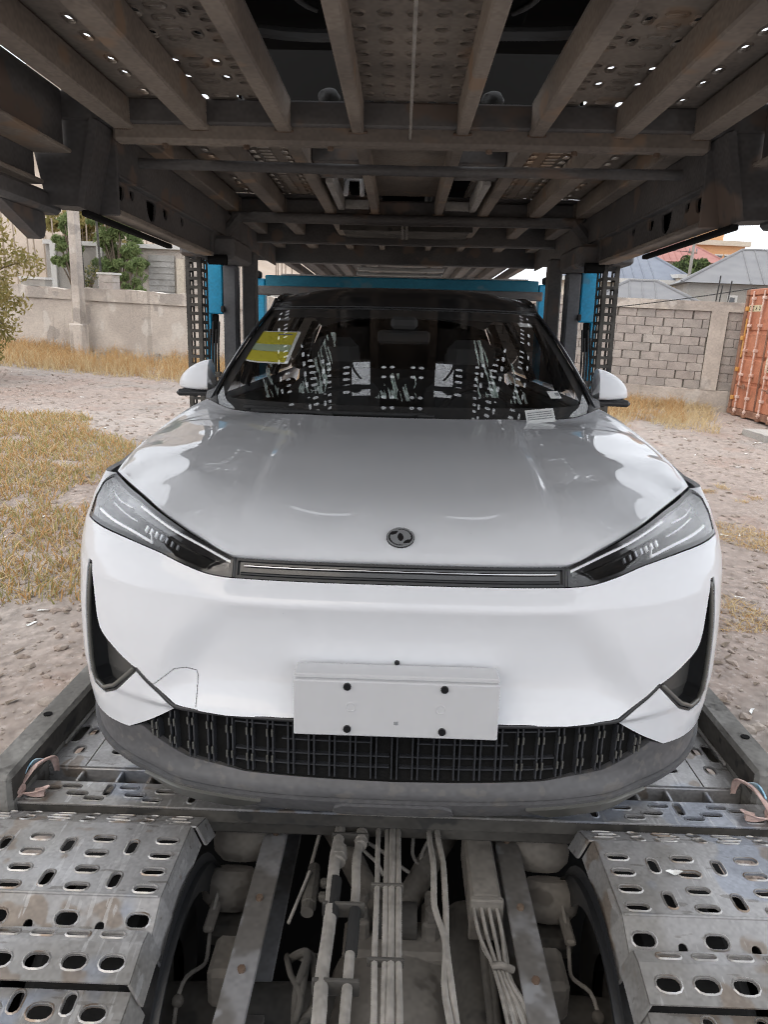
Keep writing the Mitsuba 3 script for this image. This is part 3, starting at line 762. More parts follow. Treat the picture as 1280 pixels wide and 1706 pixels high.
tree('green_tree', 'bright green leafy tree behind the left wall beside the concrete pole', (-10.0, 27.0, 0.2), 4.3, 0.95, ('leaf_green', 'leaf_light'), 2, 7000, 0.10, 22, 0.55)
tree('green_tree', 'smaller green tree to the left of the concrete pole behind the wall', (-11.75, 27.2, 0.2), 4.2, 0.6, ('leaf_green', 'leaf_light'), 3, 3000, 0.09, 14, 0.6)
tree('green_shrub', 'pale green shrub hanging over the left wall right of the pier', (-8.65, 24.4, 0.4), 2.4, 0.6, ('leaf_light', 'leaf_green'), 4, 3500, 0.06, 14, 0.35, 'shrub')
tree('grey_shrub', 'grey leafless looking shrub behind the left wall', (-10.2, 25, 0.3), 2.7, 0.8, ('leaf_dark', 'leaf_olive'), 5, 1600, 0.05, 14, 0.3, 'shrub')
tree('dark_tree', 'dark green round tree on the right skyline behind the utility pole', (17.2, 50, 0), 4.6, 1.2, ('leaf_dark', 'leaf_green'), 6, 7000, 0.16, 20, 0.4)
tree('dark_tree', 'dark green tree on the right skyline below the peach block', (19.4, 54, 0), 5.2, 1.4, ('leaf_dark', 'leaf_green'), 7, 7000, 0.16, 20, 0.45)
tree('bare_tree', 'pale sparse tree above the container at the right edge', (16.2, 33.5, 0), 5.6, 1.3, ('leaf_olive',), 8, 900, 0.06, 40, 0.55)
tree('hillside_tree', 'faint dull tree on the hillside above the pole', (-16.5, 40, 2.2), 3.2, 1.8, ('leaf_straw', 'leaf_olive'), 9, 4500, 0.16, 16, 0.4)

# ------------------------------------------------------------------ the car carrier (deck axes)
cc = thing('car_carrier', 'two level car carrier of dusty perforated steel with blue posts, carrying the white car', 'car transporter')
GANTRY = DECK @ T().translate([-0.022, 0, 0])
def part(sub, kind, mesh, m, smooth=False, stuff=False):
    if sub == 'front_gantry':
        return add('%s__%s' % (cc, sub), kind, mesh, m, smooth, GANTRY, stuff)
    return add('%s__%s' % (cc, sub) if sub else cc, kind, mesh, m, smooth, DECK, stuff)

def both(sub, kind, mesh, m, smooth=False, sides=(-1, 1)):
    for s in sides:
        part(sub, kind, mesh if s > 0 else mirror_x(mesh), m, smooth)

# ---- upper deck
def pattern(x0, x1, y0, y1, pitch=0.172, row=0.0625, L=0.056, W=0.023, phase=0.0, x_first=None):
    """pressed slot pattern of the tracks: columns of four slots across, with two slots along between the columns"""
    s = []
    cx = x0 + 0.05 if x_first is None else x_first
    while cx < x1:
        y, k = y0 + 0.03 + phase, 0
        while y < y1:
            if k % 5 != 4:
                s.append((cx, y, L, W, 0.0))
            if k % 5 in (0, 2):
                s.append((cx + pitch / 2, y + row * 0.45, L, W, math.pi / 2))
            y += row; k += 1
        cx += pitch
    return s

def rows_of(a, b):
    return [(x, y, 0.056, 0.026, 0.0) for x in (0.385, 0.53, 0.675) for y in np.arange(a + 0.05, b, 0.062)] + [(x, y, 0.056, 0.026, math.pi / 2) for x in (0.585, 0.735) for y in np.arange(a + 0.06, b, 0.105)]

def up_plate(x0, x1, y0, y1, slots, z=2.205, m='deck_steel'):
    """underside down: the pressed rims hang below the sheet"""
    p = slot_plate(sbox(x0, -y1, x1, -y0), [(a, -b, l, w, -t) for a, b, l, w, t in slots], 0.004, 0.006, 0.006)
    return framed(p, (0, 0, z), (1, 0, 0), (0, -1, 0), (0, 0, -1))

YB0, YB1 = -0.95, 5.25
YR = -0.95
for x, w in ((0.195, 0.046), (0.47, 0.058), (0.79, 0.078), (1.075, 0.078)):
    for s in (-1, 1):
        for (a, b) in ((YR, 1.405), (1.465, 3.27), (3.35, YB1)):
            part('upper_deck', 'long_beam', rbox(s * x - w / 2, s * x + w / 2, a, b, 2.10, 2.199, 0.006), 'deck_steel', 30)
part('upper_deck', 'cross_beam', rbox(-1.12, 1.12, 1.40, 1.47, 2.06, 2.19, 0.012), 'deck_steel', 30)
part('upper_deck', 'cross_beam', rbox(-1.13, 1.13, 1.36, 1.395, 2.115, 2.199, 0.006), 'girder_steel', 30)
part('upper_deck', 'cross_beam', tube([(-1.08, 3.3, 2.075), (0, 3.3, 2.07), (1.08, 3.3, 2.075)], 0.032, 12), 'girder_steel', 40)
part('upper_deck', 'cross_beam', rbox(-1.12, 1.12, 3.36, 3.42, 2.09, 2.195, 0.01), 'girder_steel', 30)
part('upper_deck', 'cross_beam', rbox(-1.14, 1.14, 5.20, 5.30, 1.98, 2.199, 0.01), 'girder_steel', 30)
part('upper_deck', 'cross_beam', rbox(-1.14, 1.14, 4.30, 4.36, 2.04, 2.195, 0.01), 'girder_steel', 30)
part('upper_deck', 'tie_rod', tube([(-1.12, 1.7, 2.042), (0, 1.7, 2.034), (1.13, 1.7, 2.040)], 0.021, 12), 'girder_steel', 40)
for (a, b) in ((YB0, 1.39), (1.475, 3.26)):
    c = up_plate(-0.215, 0.215, a, b, [(x, y, 0.036, 0.030, 0.0) for i, y in enumerate(np.arange(a + 0.08, b, 0.098)) for x in ((-0.155, -0.078, 0.0, 0.078, 0.155) if a < 0 else (-0.135, -0.075, 0.075, 0.135)) if a < 0 or y < 2.0])
    part('upper_deck', 'deck_plate', c, 'deck_steel')
    for s in (-1, 1):
        p = up_plate(0.445, 0.785, a, b, pattern(0.5, 0.76, a, b, 0.13, 0.075, x_first=0.56)) if a < 0 else up_plate(0.345, 0.785, a, b, rows_of(a, b))
        q = up_plate(0.795, 1.262 if a < 0 else 1.145, a, b, pattern(0.83, 1.02, a, b, 0.15, 0.0625, x_first=0.885) + ([(1.19, y, 0.06, 0.026, math.pi / 2) for y in np.arange(a + 0.1, b, 0.16)] if a < 0 else []))
        for t in (p, q):
            part('upper_deck', 'deck_plate', t if s > 0 else mirror_x(t), 'deck_steel')
for s in (-1, 1):
    for (x0, x1) in ((0.16, 0.785), (0.795, 1.145)):
        t = up_plate(x0, x1, 3.43, 5.19, pattern(x0 + 0.36, x1, 3.43, 5.19, 0.15, 0.15) if x0 < 0.5 else pattern(x0, x1, 3.43, 5.19, 0.15, 0.15))
        part('upper_deck', 'deck_plate', t if s > 0 else mirror_x(t), 'girder_steel')  # darker steel than the near plates, putting the far section's shade into the colour
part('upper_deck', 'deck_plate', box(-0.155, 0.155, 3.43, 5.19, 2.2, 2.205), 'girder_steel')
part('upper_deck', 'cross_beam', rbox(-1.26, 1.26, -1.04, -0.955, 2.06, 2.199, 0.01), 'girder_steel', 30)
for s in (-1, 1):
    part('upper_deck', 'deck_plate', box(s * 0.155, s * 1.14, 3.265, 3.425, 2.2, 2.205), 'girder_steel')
part('upper_deck', 'trough', cat([box(-0.44, 0.44, 3.62, 4.28, 2.085, 2.09), box(-0.44, 0.44, 3.615, 3.62, 2.05, 2.12)]), 'dusty_dark')
part('upper_deck', 'pull_cable', tube([(0.0, YB0, 2.085), (0.0, 0.0, 2.08), (0.0, 1.395, 2.085)], 0.005, 6), 'hose', True)
part('upper_deck', 'hook_rod', tube([(-0.022, 3.52, 2.075), (-0.022, 3.50, 1.985)], 0.009, 8), 'pale_steel', True)
part('upper_deck', 'hook_rod', tube([(0.004, 3.52, 2.075), (0.004, 3.50, 1.985)], 0.009, 8), 'pale_steel', True)
# open bays: daylight on beam faces, put in as bars of paler steel
for s in (-1, 1):
    part('upper_deck', 'bay_lit_face', cat([rbox(s * 0.395 - 0.02, s * 0.395 + 0.02, 2.39, 3.2, 2.11, 2.19, 0.005)]), 'pale_steel', 30)
    part('upper_deck', 'bay_lit_face', rbox(s * 0.225, s * 0.374, 3.16, 3.2, 2.115, 2.165, 0.005), 'pale_steel', 30)
    part('upper_deck', 'bay_peg', tube([(s * 0.42, 2.3, 2.15), (s * 0.465, 2.3, 2.15)], 0.016, 8), 'plate_white', 40)
    part('upper_deck', 'bay_plate', rbox(s * 0.222, s * 0.44, 2.0, 2.38, 2.13, 2.195, 0.006), 'girder_steel', 30)
    part('upper_deck', 'bay_plate', rbox(s * 0.222, s * 0.44, 1.48, 1.66, 2.15, 2.195, 0.006), 'girder_steel', 30)
part('upper_deck', 'bay_clip', cat([tube([(-0.35, 2.75, 2.2), (-0.23, 2.75, 2.2)], 0.012, 8), tube([(-0.33, 2.75, 2.2), (-0.335, 2.7, 2.11)], 0.014, 8), tube([(-0.25, 2.75, 2.2), (-0.245, 2.7, 2.11)], 0.014, 8)]), 'plate_white', 40)

for s in (-1, 1):
    for x in (0.195, 0.47, 0.79, 1.075):
        for (yw, dy) in ((1.398, -0.004), (1.472, 0.004), (3.262, -0.003)):
            part('upper_deck', 'weld_bead', tube([(s * (x - 0.034), yw, 2.104), (s * x, yw + dy, 2.101), (s * (x + 0.034), yw, 2.104)], 0.005, 6), 'weld_rust', True)
    for x in (0.30, 0.62, 0.93):
        part('upper_deck', 'bolt', trimesh.creation.cylinder(0.012, 0.016, sections=6, transform=trimesh.transformations.translation_matrix((s * x, 1.435, 2.055))), 'weld_rust', 30)
    for y in (0.45, 0.8, 1.15):
        part('upper_deck', 'plate_clip', rbox(s * 1.118, s * 1.16, y - 0.03, y + 0.03, 2.165, 2.203, 0.004), 'girder_steel', 30)

# side girders: upper web, ledge, lower web with D shaped holes, foot flange
def yz_extrude(poly, x0, th):
    """polygon in (y, z) extruded from x0 along +x"""
    return framed(extrude(poly, th), (x0, 0, 0), (0, 1, 0), (0, 0, 1), (1, 0, 0))
holes = []
for y, w in ((1.55, 0.085), (1.68, 0.05), (1.93, 0.13), (2.14, 0.07), (2.42, 0.05), (0.9, 0.085), (0.55, 0.1)):
    d = Point(y, 1.925).buffer(w / 2).intersection(sbox(y - 1, 1.80, y + 1, 1.930))
    holes.append(affinity.scale(d, 1, 1.25, origin=(y, 1.93)))
YG = 1.456
web = yz_extrude(sbox(YG, 1.828, 3.0, 1.942).difference(unary_union(holes)), 1.152, 0.010)
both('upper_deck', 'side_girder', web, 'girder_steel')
both('upper_deck', 'girder_back', box(1.19, 1.2, YG, 3.0, 1.83, 1.94), 'under_black')
both('upper_deck', 'upper_web', rbox(1.120, 1.132, YG, 5.2, 1.953, 2.204, 0.003), 'girder_steel')
both('upper_deck', 'ledge', rbox(1.118, 1.21, YG, 3.0, 1.942, 1.9525, 0.003), 'girder_steel')
both('upper_deck', 'foot_flange', rbox(1.128, 1.215, YG, 2.98, 1.806, 1.8275, 0.004), 'deck_steel')
# nearer the camera the sides step outwards
both('upper_deck', 'side_girder', rbox(1.264, 1.274, YR, 1.301, 2.006, 2.205, 0.003), 'girder_steel')
both('upper_deck', 'ledge', rbox(1.235, 1.375, YR, 1.30, 1.990, 2.005, 0.004), 'deck_steel')
both('upper_deck', 'outer_web', rbox(1.376, 1.386, YR, 1.30, 1.90, 2.004, 0.003), 'girder_steel')
both('upper_deck', 'foot_flange', rbox(1.345, 1.41, YR, 1.30, 1.882, 1.899, 0.004), 'deck_steel')
both('upper_deck', 'edge_rail', rbox(1.185, 1.215, 1.30, 2.35, 1.775, 1.797, 0.005), 'under_black')
# box end of the girder beyond the perforated posts
both('upper_deck', 'girder_end', trimesh.convex.convex_hull(np.array([(x, y, z) for x in (1.135, 1.20) for y, z in ((3.0, 1.81), (3.0, 2.2), (5.2, 2.2), (5.2, 1.99), (4.0, 1.93))])), 'girder_steel', 30)
# trapezoid brackets, outer rails and hanging gussets
br = framed(extrude(Polygon([(1.135, 2.115), (1.29, 2.165), (1.40, 2.10), (1.345, 1.815), (1.20, 1.808)]), 0.13), (0, 1.44, 0), (1, 0, 0), (0, 0, 1), (0, -1, 0))
both('upper_deck', 'bracket', br, 'girder_steel')
rib = framed(extrude(Polygon([(1.13, 2.10), (1.16, 2.11), (1.225, 1.81), (1.20, 1.80)]), 0.165), (0, 1.455, 0), (1, 0, 0), (0, 0, 1), (0, -1, 0))
both('upper_deck', 'bracket_rib', rib, 'girder_steel')
both('upper_deck', 'bracket_cap', rbox(1.115, 1.395, 1.302, 1.452, 2.105, 2.204, 0.006), 'girder_steel')
both('upper_deck', 'bracket_web', rbox(1.121, 1.245, 1.4405, 1.4545, 1.80, 2.12, 0.004), 'girder_steel')
both('upper_deck', 'outer_rail', rbox(1.335, 1.45, YR, 1.42, 1.79, 1.865, 0.015), 'girder_steel', 30)
gl = framed(extrude(Polygon([(1.02, 1.788), (1.34, 1.788), (1.345, 1.735), (1.325, 1.70), (1.295, 1.69)]), 0.05), (-1.42, 0, 0), (0, 1, 0), (0, 0, 1), (1, 0, 0))
part('upper_deck', 'gusset', gl, 'girder_steel')
gr_ = framed(extrude(Polygon([(1.10, 1.788), (1.34, 1.788), (1.34, 1.72)] + [(1.25 + 0.085 * math.cos(a), 1.715 + 0.085 * math.sin(a) * 0.9) for a in np.linspace(-0.1, -2.6, 12)]), 0.05), (1.36, 0, 0), (0, 1, 0), (0, 0, 1), (1, 0, 0))
part('upper_deck', 'gusset', gr_, 'girder_steel')
for s in (-1, 1):
    part('upper_deck', 'knee_brace', tube([(s * 1.03, 3.3, 2.09), (s * 1.14, 3.3, 1.96), (s * 1.24, 3.28, 1.83)], 0.035, 8), 'girder_steel', 40)
    part('upper_deck', 'lift_box', rbox(s * 1.20, s * 1.02, 3.05, 3.6, 1.80, 1.93, 0.02), 'girder_steel', 30)
    part('upper_deck', 'lift_pin', tube([(s * 1.17, 3.02, 1.79), (s * 1.06, 3.02, 1.79)], 0.03, 10), 'under_black', 40)
    part('upper_deck', 'post_head', rbox(s * 1.18, s * 1.31, 2.9, 3.2, 1.80, 1.90, 0.015), 'girder_steel', 30)

# ---- the next deck section further ahead
def fd(kind, mesh, m, smooth=False):
    part('forward_deck', kind, mesh, m, smooth)
for s in (-1, 1):
    for x, w in ((0.30, 0.07), (0.62, 0.07), (0.94, 0.07), (1.18, 0.06)):
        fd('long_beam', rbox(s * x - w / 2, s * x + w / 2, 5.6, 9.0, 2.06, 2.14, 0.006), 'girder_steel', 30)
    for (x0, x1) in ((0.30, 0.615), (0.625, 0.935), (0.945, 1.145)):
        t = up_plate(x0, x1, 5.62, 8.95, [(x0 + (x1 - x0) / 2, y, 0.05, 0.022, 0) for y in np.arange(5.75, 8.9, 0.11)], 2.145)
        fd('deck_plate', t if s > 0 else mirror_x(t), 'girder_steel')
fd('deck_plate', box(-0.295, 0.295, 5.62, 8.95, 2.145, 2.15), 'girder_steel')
fd('cross_beam', rbox(-1.2, 1.2, 5.5, 5.58, 2.03, 2.145, 0.01), 'girder_steel', 30)
fd('pale_bar', rbox(-0.43, 0.36, 5.55, 5.60, 1.955, 1.99, 0.006), 'pale_steel', 30)
fd('pale_bar', rbox(-0.43, 0.34, 5.40, 5.45, 1.905, 1.93, 0.006), 'pale_steel', 30)
fd('cross_rod', tube([(-1.1, 5.35, 1.885), (0, 5.35, 1.88), (1.1, 5.35, 1.885)], 0.012, 8), 'pale_steel', True)

# ---- front gantry: posts and blue beam
fg = 'front_gantry'
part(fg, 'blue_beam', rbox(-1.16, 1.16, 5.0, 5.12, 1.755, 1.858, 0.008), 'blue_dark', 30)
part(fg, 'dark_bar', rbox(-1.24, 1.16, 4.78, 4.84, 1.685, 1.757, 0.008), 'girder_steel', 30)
for s in (-1, 1):
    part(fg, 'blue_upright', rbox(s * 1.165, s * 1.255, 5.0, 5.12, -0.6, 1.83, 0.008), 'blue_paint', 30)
    part(fg, 'upright_cap', rbox(s * 1.20, s * 1.265, 4.97, 5.10, 1.835, 1.89, 0.01), 'rubber', 30)
    part(fg, 'blue_post', rbox(s * 1.172, s * 1.285, 3.46, 3.56, 1.49, 1.84, 0.006), 'blue_paint', 30)
    part(fg, 'blue_post', rbox(s * 1.252, s * 1.285, 3.465, 3.56, -0.55, 1.489, 0.004), 'blue_paint', 30)
    part(fg, 'ram_rod', rbox(s * 1.215, s * 1.247, 3.49, 3.53, 1.30, 1.489, 0.004), 'under_black', 30)
    part(fg, 'steel_post', rbox(s * 1.08, s * 1.168, 3.46, 3.58, -0.55, 1.80, 0.010), 'post_grey', 30)
    part(fg, 'post_stop', rbox(s * 1.155, s * 1.178, 3.43, 3.459, 1.50, 1.54, 0.004), 'rubber', 30)
    part(fg, 'dark_post', rbox(s * 0.985, s * 1.075, 3.62, 3.74, -0.55, 1.90, 0.010), 'girder_steel', 30)
    for i in range(4):
        x = 1.195 + i * 0.019
        part(fg, 'hydraulic_hose', tube(curve([(s * x, 3.45, 1.44 - 0.05 * (i % 2)), (s * (x + 0.004), 3.42, 1.2), (s * (x - 0.004), 3.44, 0.6), (s * x, 3.45, 0.0)], 14), 0.007, 6), 'rubber', True)
    part(fg, 'hose_clamp', rbox(s * 1.185, s * 1.268, 3.40, 3.46, 1.08, 1.115, 0.004), 'dusty_dark', 30)
    # perforated post: a folded channel with square holes in the face and in the flank
    def perforated(w, cols, n=40, pitch=0.0505, hw=0.032):
        h = [sbox(c - k / 2, 0.02 + i * pitch, c + k / 2, 0.02 + i * pitch + hw) for i in range(n) for c, k in cols]
        return extrude(sbox(0, 0, w, n * pitch + 0.03).difference(unary_union(h)), 0.005)
    f_ = framed(perforated(0.092, ((0.046, 0.045),)), (1.19, 3.0, -0.2), (1, 0, 0), (0, 0, 1), (0, -1, 0))
    q_ = framed(perforated(0.16, ((0.05, 0.04), (0.11, 0.04))), (1.19, 3.003, -0.2), (0, 1, 0), (0, 0, 1), (1, 0, 0))
    o_ = framed(perforated(0.16, ((0.05, 0.04), (0.11, 0.04))), (1.277, 3.003, -0.2), (0, 1, 0), (0, 0, 1), (1, 0, 0))
    for kind, m_ in (('perforated_post', f_), ('post_flank', q_), ('post_flank', o_)):
        part(fg, kind, m_ if s > 0 else mirror_x(m_), 'dusty_dark')

# ---- lower deck: tracks, side rails, cross strip
ld = 'lower_deck'
def track(x0, x1, y0, y1, slots, z=0.0):
    p = slot_plate(sbox(x0, y0, x1, y1), slots, 0.005, 0.005, 0.003)
    p.apply_translation((0, 0, z))
    return p
SL = [(1.085, 0.70, 0.115, 0.034, math.pi / 2), (1.042, 0.712, 0.05, 0.03, math.pi / 2), (1.045, 0.595, 0.05, 0.03, math.pi / 2), (0.905, 0.585, 0.055, 0.028, 0.15),
      (0.90, 0.72, 0.05, 0.03, math.pi / 2), (0.75, 0.6, 0.055, 0.028, 0), (0.6, 0.6, 0.055, 0.028, 0)]
SL += [(s[0], s[1] + 0.42 * k, *s[2:]) for k in range(1, 12) for s in SL]
for s in (-1, 1):
    t = track(0.47, 1.106, 0.50, 5.6, SL)
    part(ld, 'track_plate', t if s > 0 else mirror_x(t), 'ramp_steel')
    part(ld, 'plate_seam', box(s * 0.985, s * 0.988, 0.5, 0.98, 0.0, 0.0015), 'dusty_dark')
    part(ld, 'front_lip', rbox(s * 0.47, s * 1.106, 0.496, 0.506, -0.06, -0.006, 0.003), 'ramp_steel', 30)
    for x in (0.76, 0.86, 0.985):
        part(ld, 'lip_gusset', rbox(s * x, s * (x + 0.012), 0.44, 0.4955, -0.06, -0.012, 0.003), 'ramp_steel', 30)
    part(ld, 'lip_shelf', rbox(s * 0.62, s * 1.106, 0.455, 0.4955, -0.072, -0.0605, 0.003), 'dusty', 30)
    part(ld, 'edge_strip', rbox(s * 1.098, s * 1.1065, 0.62, 5.6, 0.004, 0.016, 0.002), 'pale_steel', 30)
    y0 = 0.27 if s < 0 else 0.43
    part(ld, 'side_rail', rbox(s * 1.108, s * 1.205, y0, 5.6, -0.07, 0.10, 0.012), 'rail_steel', 30)
    part(ld, 'rail_bolt_hole', framed(trimesh.creation.cylinder(0.014, 0.004, sections=14), (s * 1.165, 0.64, 0.1022), (1, 0, 0), (0, 1, 0), (0, 0, 1)), 'under_black', 40)
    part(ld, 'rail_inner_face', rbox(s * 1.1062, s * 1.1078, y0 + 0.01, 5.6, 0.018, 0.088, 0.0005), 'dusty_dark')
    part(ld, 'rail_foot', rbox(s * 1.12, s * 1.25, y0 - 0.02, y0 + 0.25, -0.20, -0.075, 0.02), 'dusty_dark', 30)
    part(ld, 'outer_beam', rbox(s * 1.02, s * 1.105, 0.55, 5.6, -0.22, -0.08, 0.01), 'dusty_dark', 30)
ss = []
for k in range(13):
    x = 0.60 + k * 0.088
    ss += [(x, 0.375 if k % 2 else 0.352, 0.06, 0.02, 0.0 if k % 3 else math.pi / 2), (x + 0.03, 0.388 if k % 2 == 0 else 0.33, 0.055, 0.018, 0.0)]
ss = ss + [(-a, b, l, w, -t) for a, b, l, w, t in ss]
part(ld, 'cross_strip', track(-1.16, 1.16, 0.305, 0.415, ss), 'ramp_steel')
part(ld, 'strip_front', rbox(-1.16, 1.16, 0.300, 0.3045, -0.045, 0.0, 0.002), 'dusty_dark', 30)
part(ld, 'strip_lip', rbox(-1.16, 1.16, 0.296, 0.3045, -0.003, 0.0035, 0.001), 'ramp_steel', 30)
part(ld, 'cross_tube', rbox(-1.1, 1.1, 0.34, 0.40, -0.11, -0.02, 0.008), 'dusty_dark', 30)
part(ld, 'cross_tube', rbox(-1.1, 1.1, 1.6, 1.7, -0.13, -0.01, 0.008), 'dusty_dark', 30)
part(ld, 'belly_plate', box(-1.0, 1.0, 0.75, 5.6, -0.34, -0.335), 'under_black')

# ---- folded wheel ramps in the foreground
FAC = [((0.285, -0.018), (0.187, 0.023)), ((0.187, 0.023), (-0.086, 0.023)), ((-0.086, 0.023), (-0.178, -0.032)),
       ((-0.166, -0.004), (-0.206, 0.0)), ((-0.206, 0.0), (-0.296, -0.022)), ((-0.288, -0.052), (-0.375, -0.066)), ((-0.375, -0.066), (-0.62, -0.17))]
XIN = [0.545, 0.56, 0.56, 0.565, 0.565, 0.565, 0.565]
def facet_slots(i, L):
    s = []
    cols = [0.605 + 0.171 * k for k in range(5)]
    if i == 0:
        for k, c in enumerate(cols):
            s += [(c + 0.0, 0.022, 0.055, 0.020, 0), (c + 0.01, 0.052, 0.055, 0.020, 0), (c - 0.01, 0.085, 0.055, 0.018, 0), (c + 0.088, 0.028, 0.042, 0.026, 1.3), (c + 0.085, 0.078, 0.042, 0.026, 1.3)]
    if i == 1:
        for c in cols:
            s += [(c, 0.187 - y, 0.056, 0.023, 0) for y in (0.12, 0.061, 0.0, -0.062)]
            s += [(c + 0.087, 0.187 - y, 0.056, 0.024, math.pi / 2) for y in (0.09, -0.035)]
    if i == 2:
        for c in cols:
            s += [(c - 0.004, 0.056, 0.054, 0.030, 0), (c - 0.006, L - 0.004, 0.05, 0.022, 0), (c + 0.083, 0.085 if L > 0.1 else 0.07, 0.050, 0.022, math.pi / 2)]
    if i == 3:
        s += [(0.64 + 0.082 * k, 0.018, 0.052, 0.014, 0) for k in range(8)]
    if i == 4:
        s += [(0.618 + 0.085 * k, 0.048, 0.054, 0.034, 0) for k in range(8)]
    if i == 5:
        s += [(0.63 + 0.115 * k, 0.05, 0.054, 0.034, 0) for k in range(6)] + [(0.69 + 0.115 * k, 0.03, 0.05, 0.024, math.pi / 2) for k in range(5)]
    if i == 6:
        s += [(0.62 + 0.085 * k, 0.03, 0.05, 0.022, 0) for k in range(8)] + [(0.66 + 0.13 * k, 0.12, 0.056, 0.03, 0) for k in range(5)]
    return s
for s in (-1, 1):
    rp = 'left_ramp' if s < 0 else 'right_ramp'
    for i, ((ya, za), (yb, zb)) in enumerate(FAC):
        L = math.hypot(yb - ya, zb - za)
        p = slot_plate(sbox(XIN[i], 0.0, 1.26, L), facet_slots(i, L), 0.005, 0.0055, 0.003, True)
        fr_ = lambda q_: framed(q_, (0, ya, za), (1, 0, 0), (0, (yb - ya) / L, (zb - za) / L), np.cross((1, 0, 0), (0, (ya - yb) / L, (za - zb) / L)))
        p, rims = fr_(p[0]), fr_(p[1])
        part(rp, 'ramp_plate', p if s > 0 else mirror_x(p), 'ramp_steel')
        part(rp, 'slot_rims', rims if s > 0 else mirror_x(rims), 'worn_steel', stuff=True)
        # welded flank under the inner edge
        q = np.array([(XIN[i] - 0.003, ya, za - 0.002), (XIN[i] - 0.003, yb, zb - 0.002), (XIN[i] - 0.028, ya, za - 0.06), (XIN[i] - 0.028, yb, zb - 0.06),
                      (XIN[i] + 0.004, ya, za - 0.006), (XIN[i] + 0.004, yb, zb - 0.006), (XIN[i] - 0.020, ya, za - 0.06), (XIN[i] - 0.020, yb, zb - 0.06)])
        fl = trimesh.convex.convex_hull(q)
        part(rp, 'ramp_flank', fl if s > 0 else mirror_x(fl), 'ramp_steel')
    part(rp, 'weld_seam', tube([(s * 0.565, -0.0865, 0.0225), (s * 0.9, -0.0865, 0.0225), (s * 1.255, -0.0865, 0.0225)], 0.004, 6), 'ramp_steel', True)
    # curved mudguard behind the flank
    a = np.linspace(0.1, 2.6, 16)
    P = np.array([[(s * x, 0.0 + 0.40 * math.cos(t), -0.42 + 0.36 * math.sin(t)) for x in (0.515, 0.56)] for t in a])
    part(rp, 'mudguard', grid_mesh(P), 'dark_plastic', True)
    P = np.array([[(s * 0.53, 0.0 + r * math.cos(t), -0.42 + r * math.sin(t)) for r in (0.30, 0.40)] for t in a])
    part(rp, 'mudguard_flange', grid_mesh(P), 'dark_plastic', True)
    for x in (0.60, 0.93):
        ring = trimesh.creation.revolve(np.array([(0.20, -0.13), (0.33, -0.135), (0.365, -0.10), (0.372, 0.0), (0.365, 0.10), (0.33, 0.135), (0.20, 0.13)]), sections=40)
        w = framed(ring, (s * (x + 0.13), 0.0, -0.44), (0, 1, 0), (0, 0, 1), (1, 0, 0))
        part('axle', 'tyre', w, 'rubber', 40)
        part('axle', 'rim', framed(trimesh.creation.cylinder(0.2, 0.2, sections=24), (s * (x + 0.13), 0.0, -0.44), (0, 1, 0), (0, 0, 1), (1, 0, 0)), 'dusty_dark', 40)

# ---- chassis between the ramps
ch = 'chassis'
for s in (-1, 1):
    rail = cat([rbox(s * 0.322, s * 0.395, -1.2, 5.5, -0.162, -0.15, 0.003), rbox(s * 0.387, s * 0.395, -1.2, 5.5, -0.39, -0.1625, 0.003), rbox(s * 0.322, s * 0.395, -1.2, 5.5, -0.402, -0.3905, 0.003)])
    part(ch, 'frame_rail', rail, 'chassis_steel', 30)
    v = tube([(s * 0.29, 0.78, -0.24), (s * 0.15, 0.50, -0.26), (s * 0.025, 0.22, -0.285)], [0.042, 0.04, 0.036], 14)
    part(ch, 'strut', v, 'dusty', 40)
    for k in range(2):
        bel = trimesh.creation.revolve(np.array([(0.0, 0.055), (0.06, 0.055), (0.086, 0.03), (0.092, 0.0), (0.086, -0.03), (0.06, -0.055), (0.0, -0.055)]), sections=24)
        bel.apply_transform(trimesh.transformations.rotation_matrix(-0.5, (1, 0, 0)))
        bel.apply_translation((s * (0.465 + 0.012 * k), 0.42 - 0.11 * k, -0.19 - 0.085 * k))
        part(ch, 'air_bellows', bel, 'dusty', 40)
    part(ch, 'bellows_seat', rbox(s * 0.40, s * 0.54, 0.20, 0.34, -0.40, -0.33, 0.02), 'dusty_dark', 30)
    part(ch, 'side_bracket', rbox(s * 0.40, s * 0.47, -0.04, 0.10, -0.36, -0.24, 0.015), 'dusty', 30)
    # brake line and sensor lead hanging at the wheel
    ld_ = curve([(s * 0.50, 0.28, -0.22), (s * 0.505, 0.16, -0.27), (s * 0.50, 0.08, -0.32), (s * 0.535, 0.0, -0.30), (s * 0.545, -0.05, -0.33), (s * 0.53, -0.12, -0.40)], 24)
    part(ch, 'brake_line', tube(ld_, 0.006, 6), 'hose', True)
    part(ch, 'line_plug', trimesh.creation.icosphere(2, 0.016).apply_translation((s * 0.543, -0.045, -0.325)), 'dusty', True)
    part(ch, 'slack_arm', rbox(s * 0.49, s * 0.52, 0.12, 0.30, -0.27, -0.25, 0.006), 'dusty', 30)
dif = trimesh.creation.icosphere(4, 1.0)
dif.vertices = np.sign(dif.vertices) * np.abs(dif.vertices) ** 0.8 * [0.19, 0.24, 0.15]
dif.apply_translation((0.02, 0.06, -0.47))
part('axle', 'differential', dif, 'dusty', True)
part('axle', 'axle_tube', tube([(-0.95, 0.02, -0.45), (-0.2, 0.04, -0.46), (0.2, 0.04, -0.46), (0.95, 0.02, -0.45)], [0.075, 0.09, 0.09, 0.075], 16), 'dusty_dark', 40)
part('axle', 'top_pad', rbox(-0.13, 0.17, 0.12, 0.26, -0.36, -0.315, 0.015), 'dusty', 30)
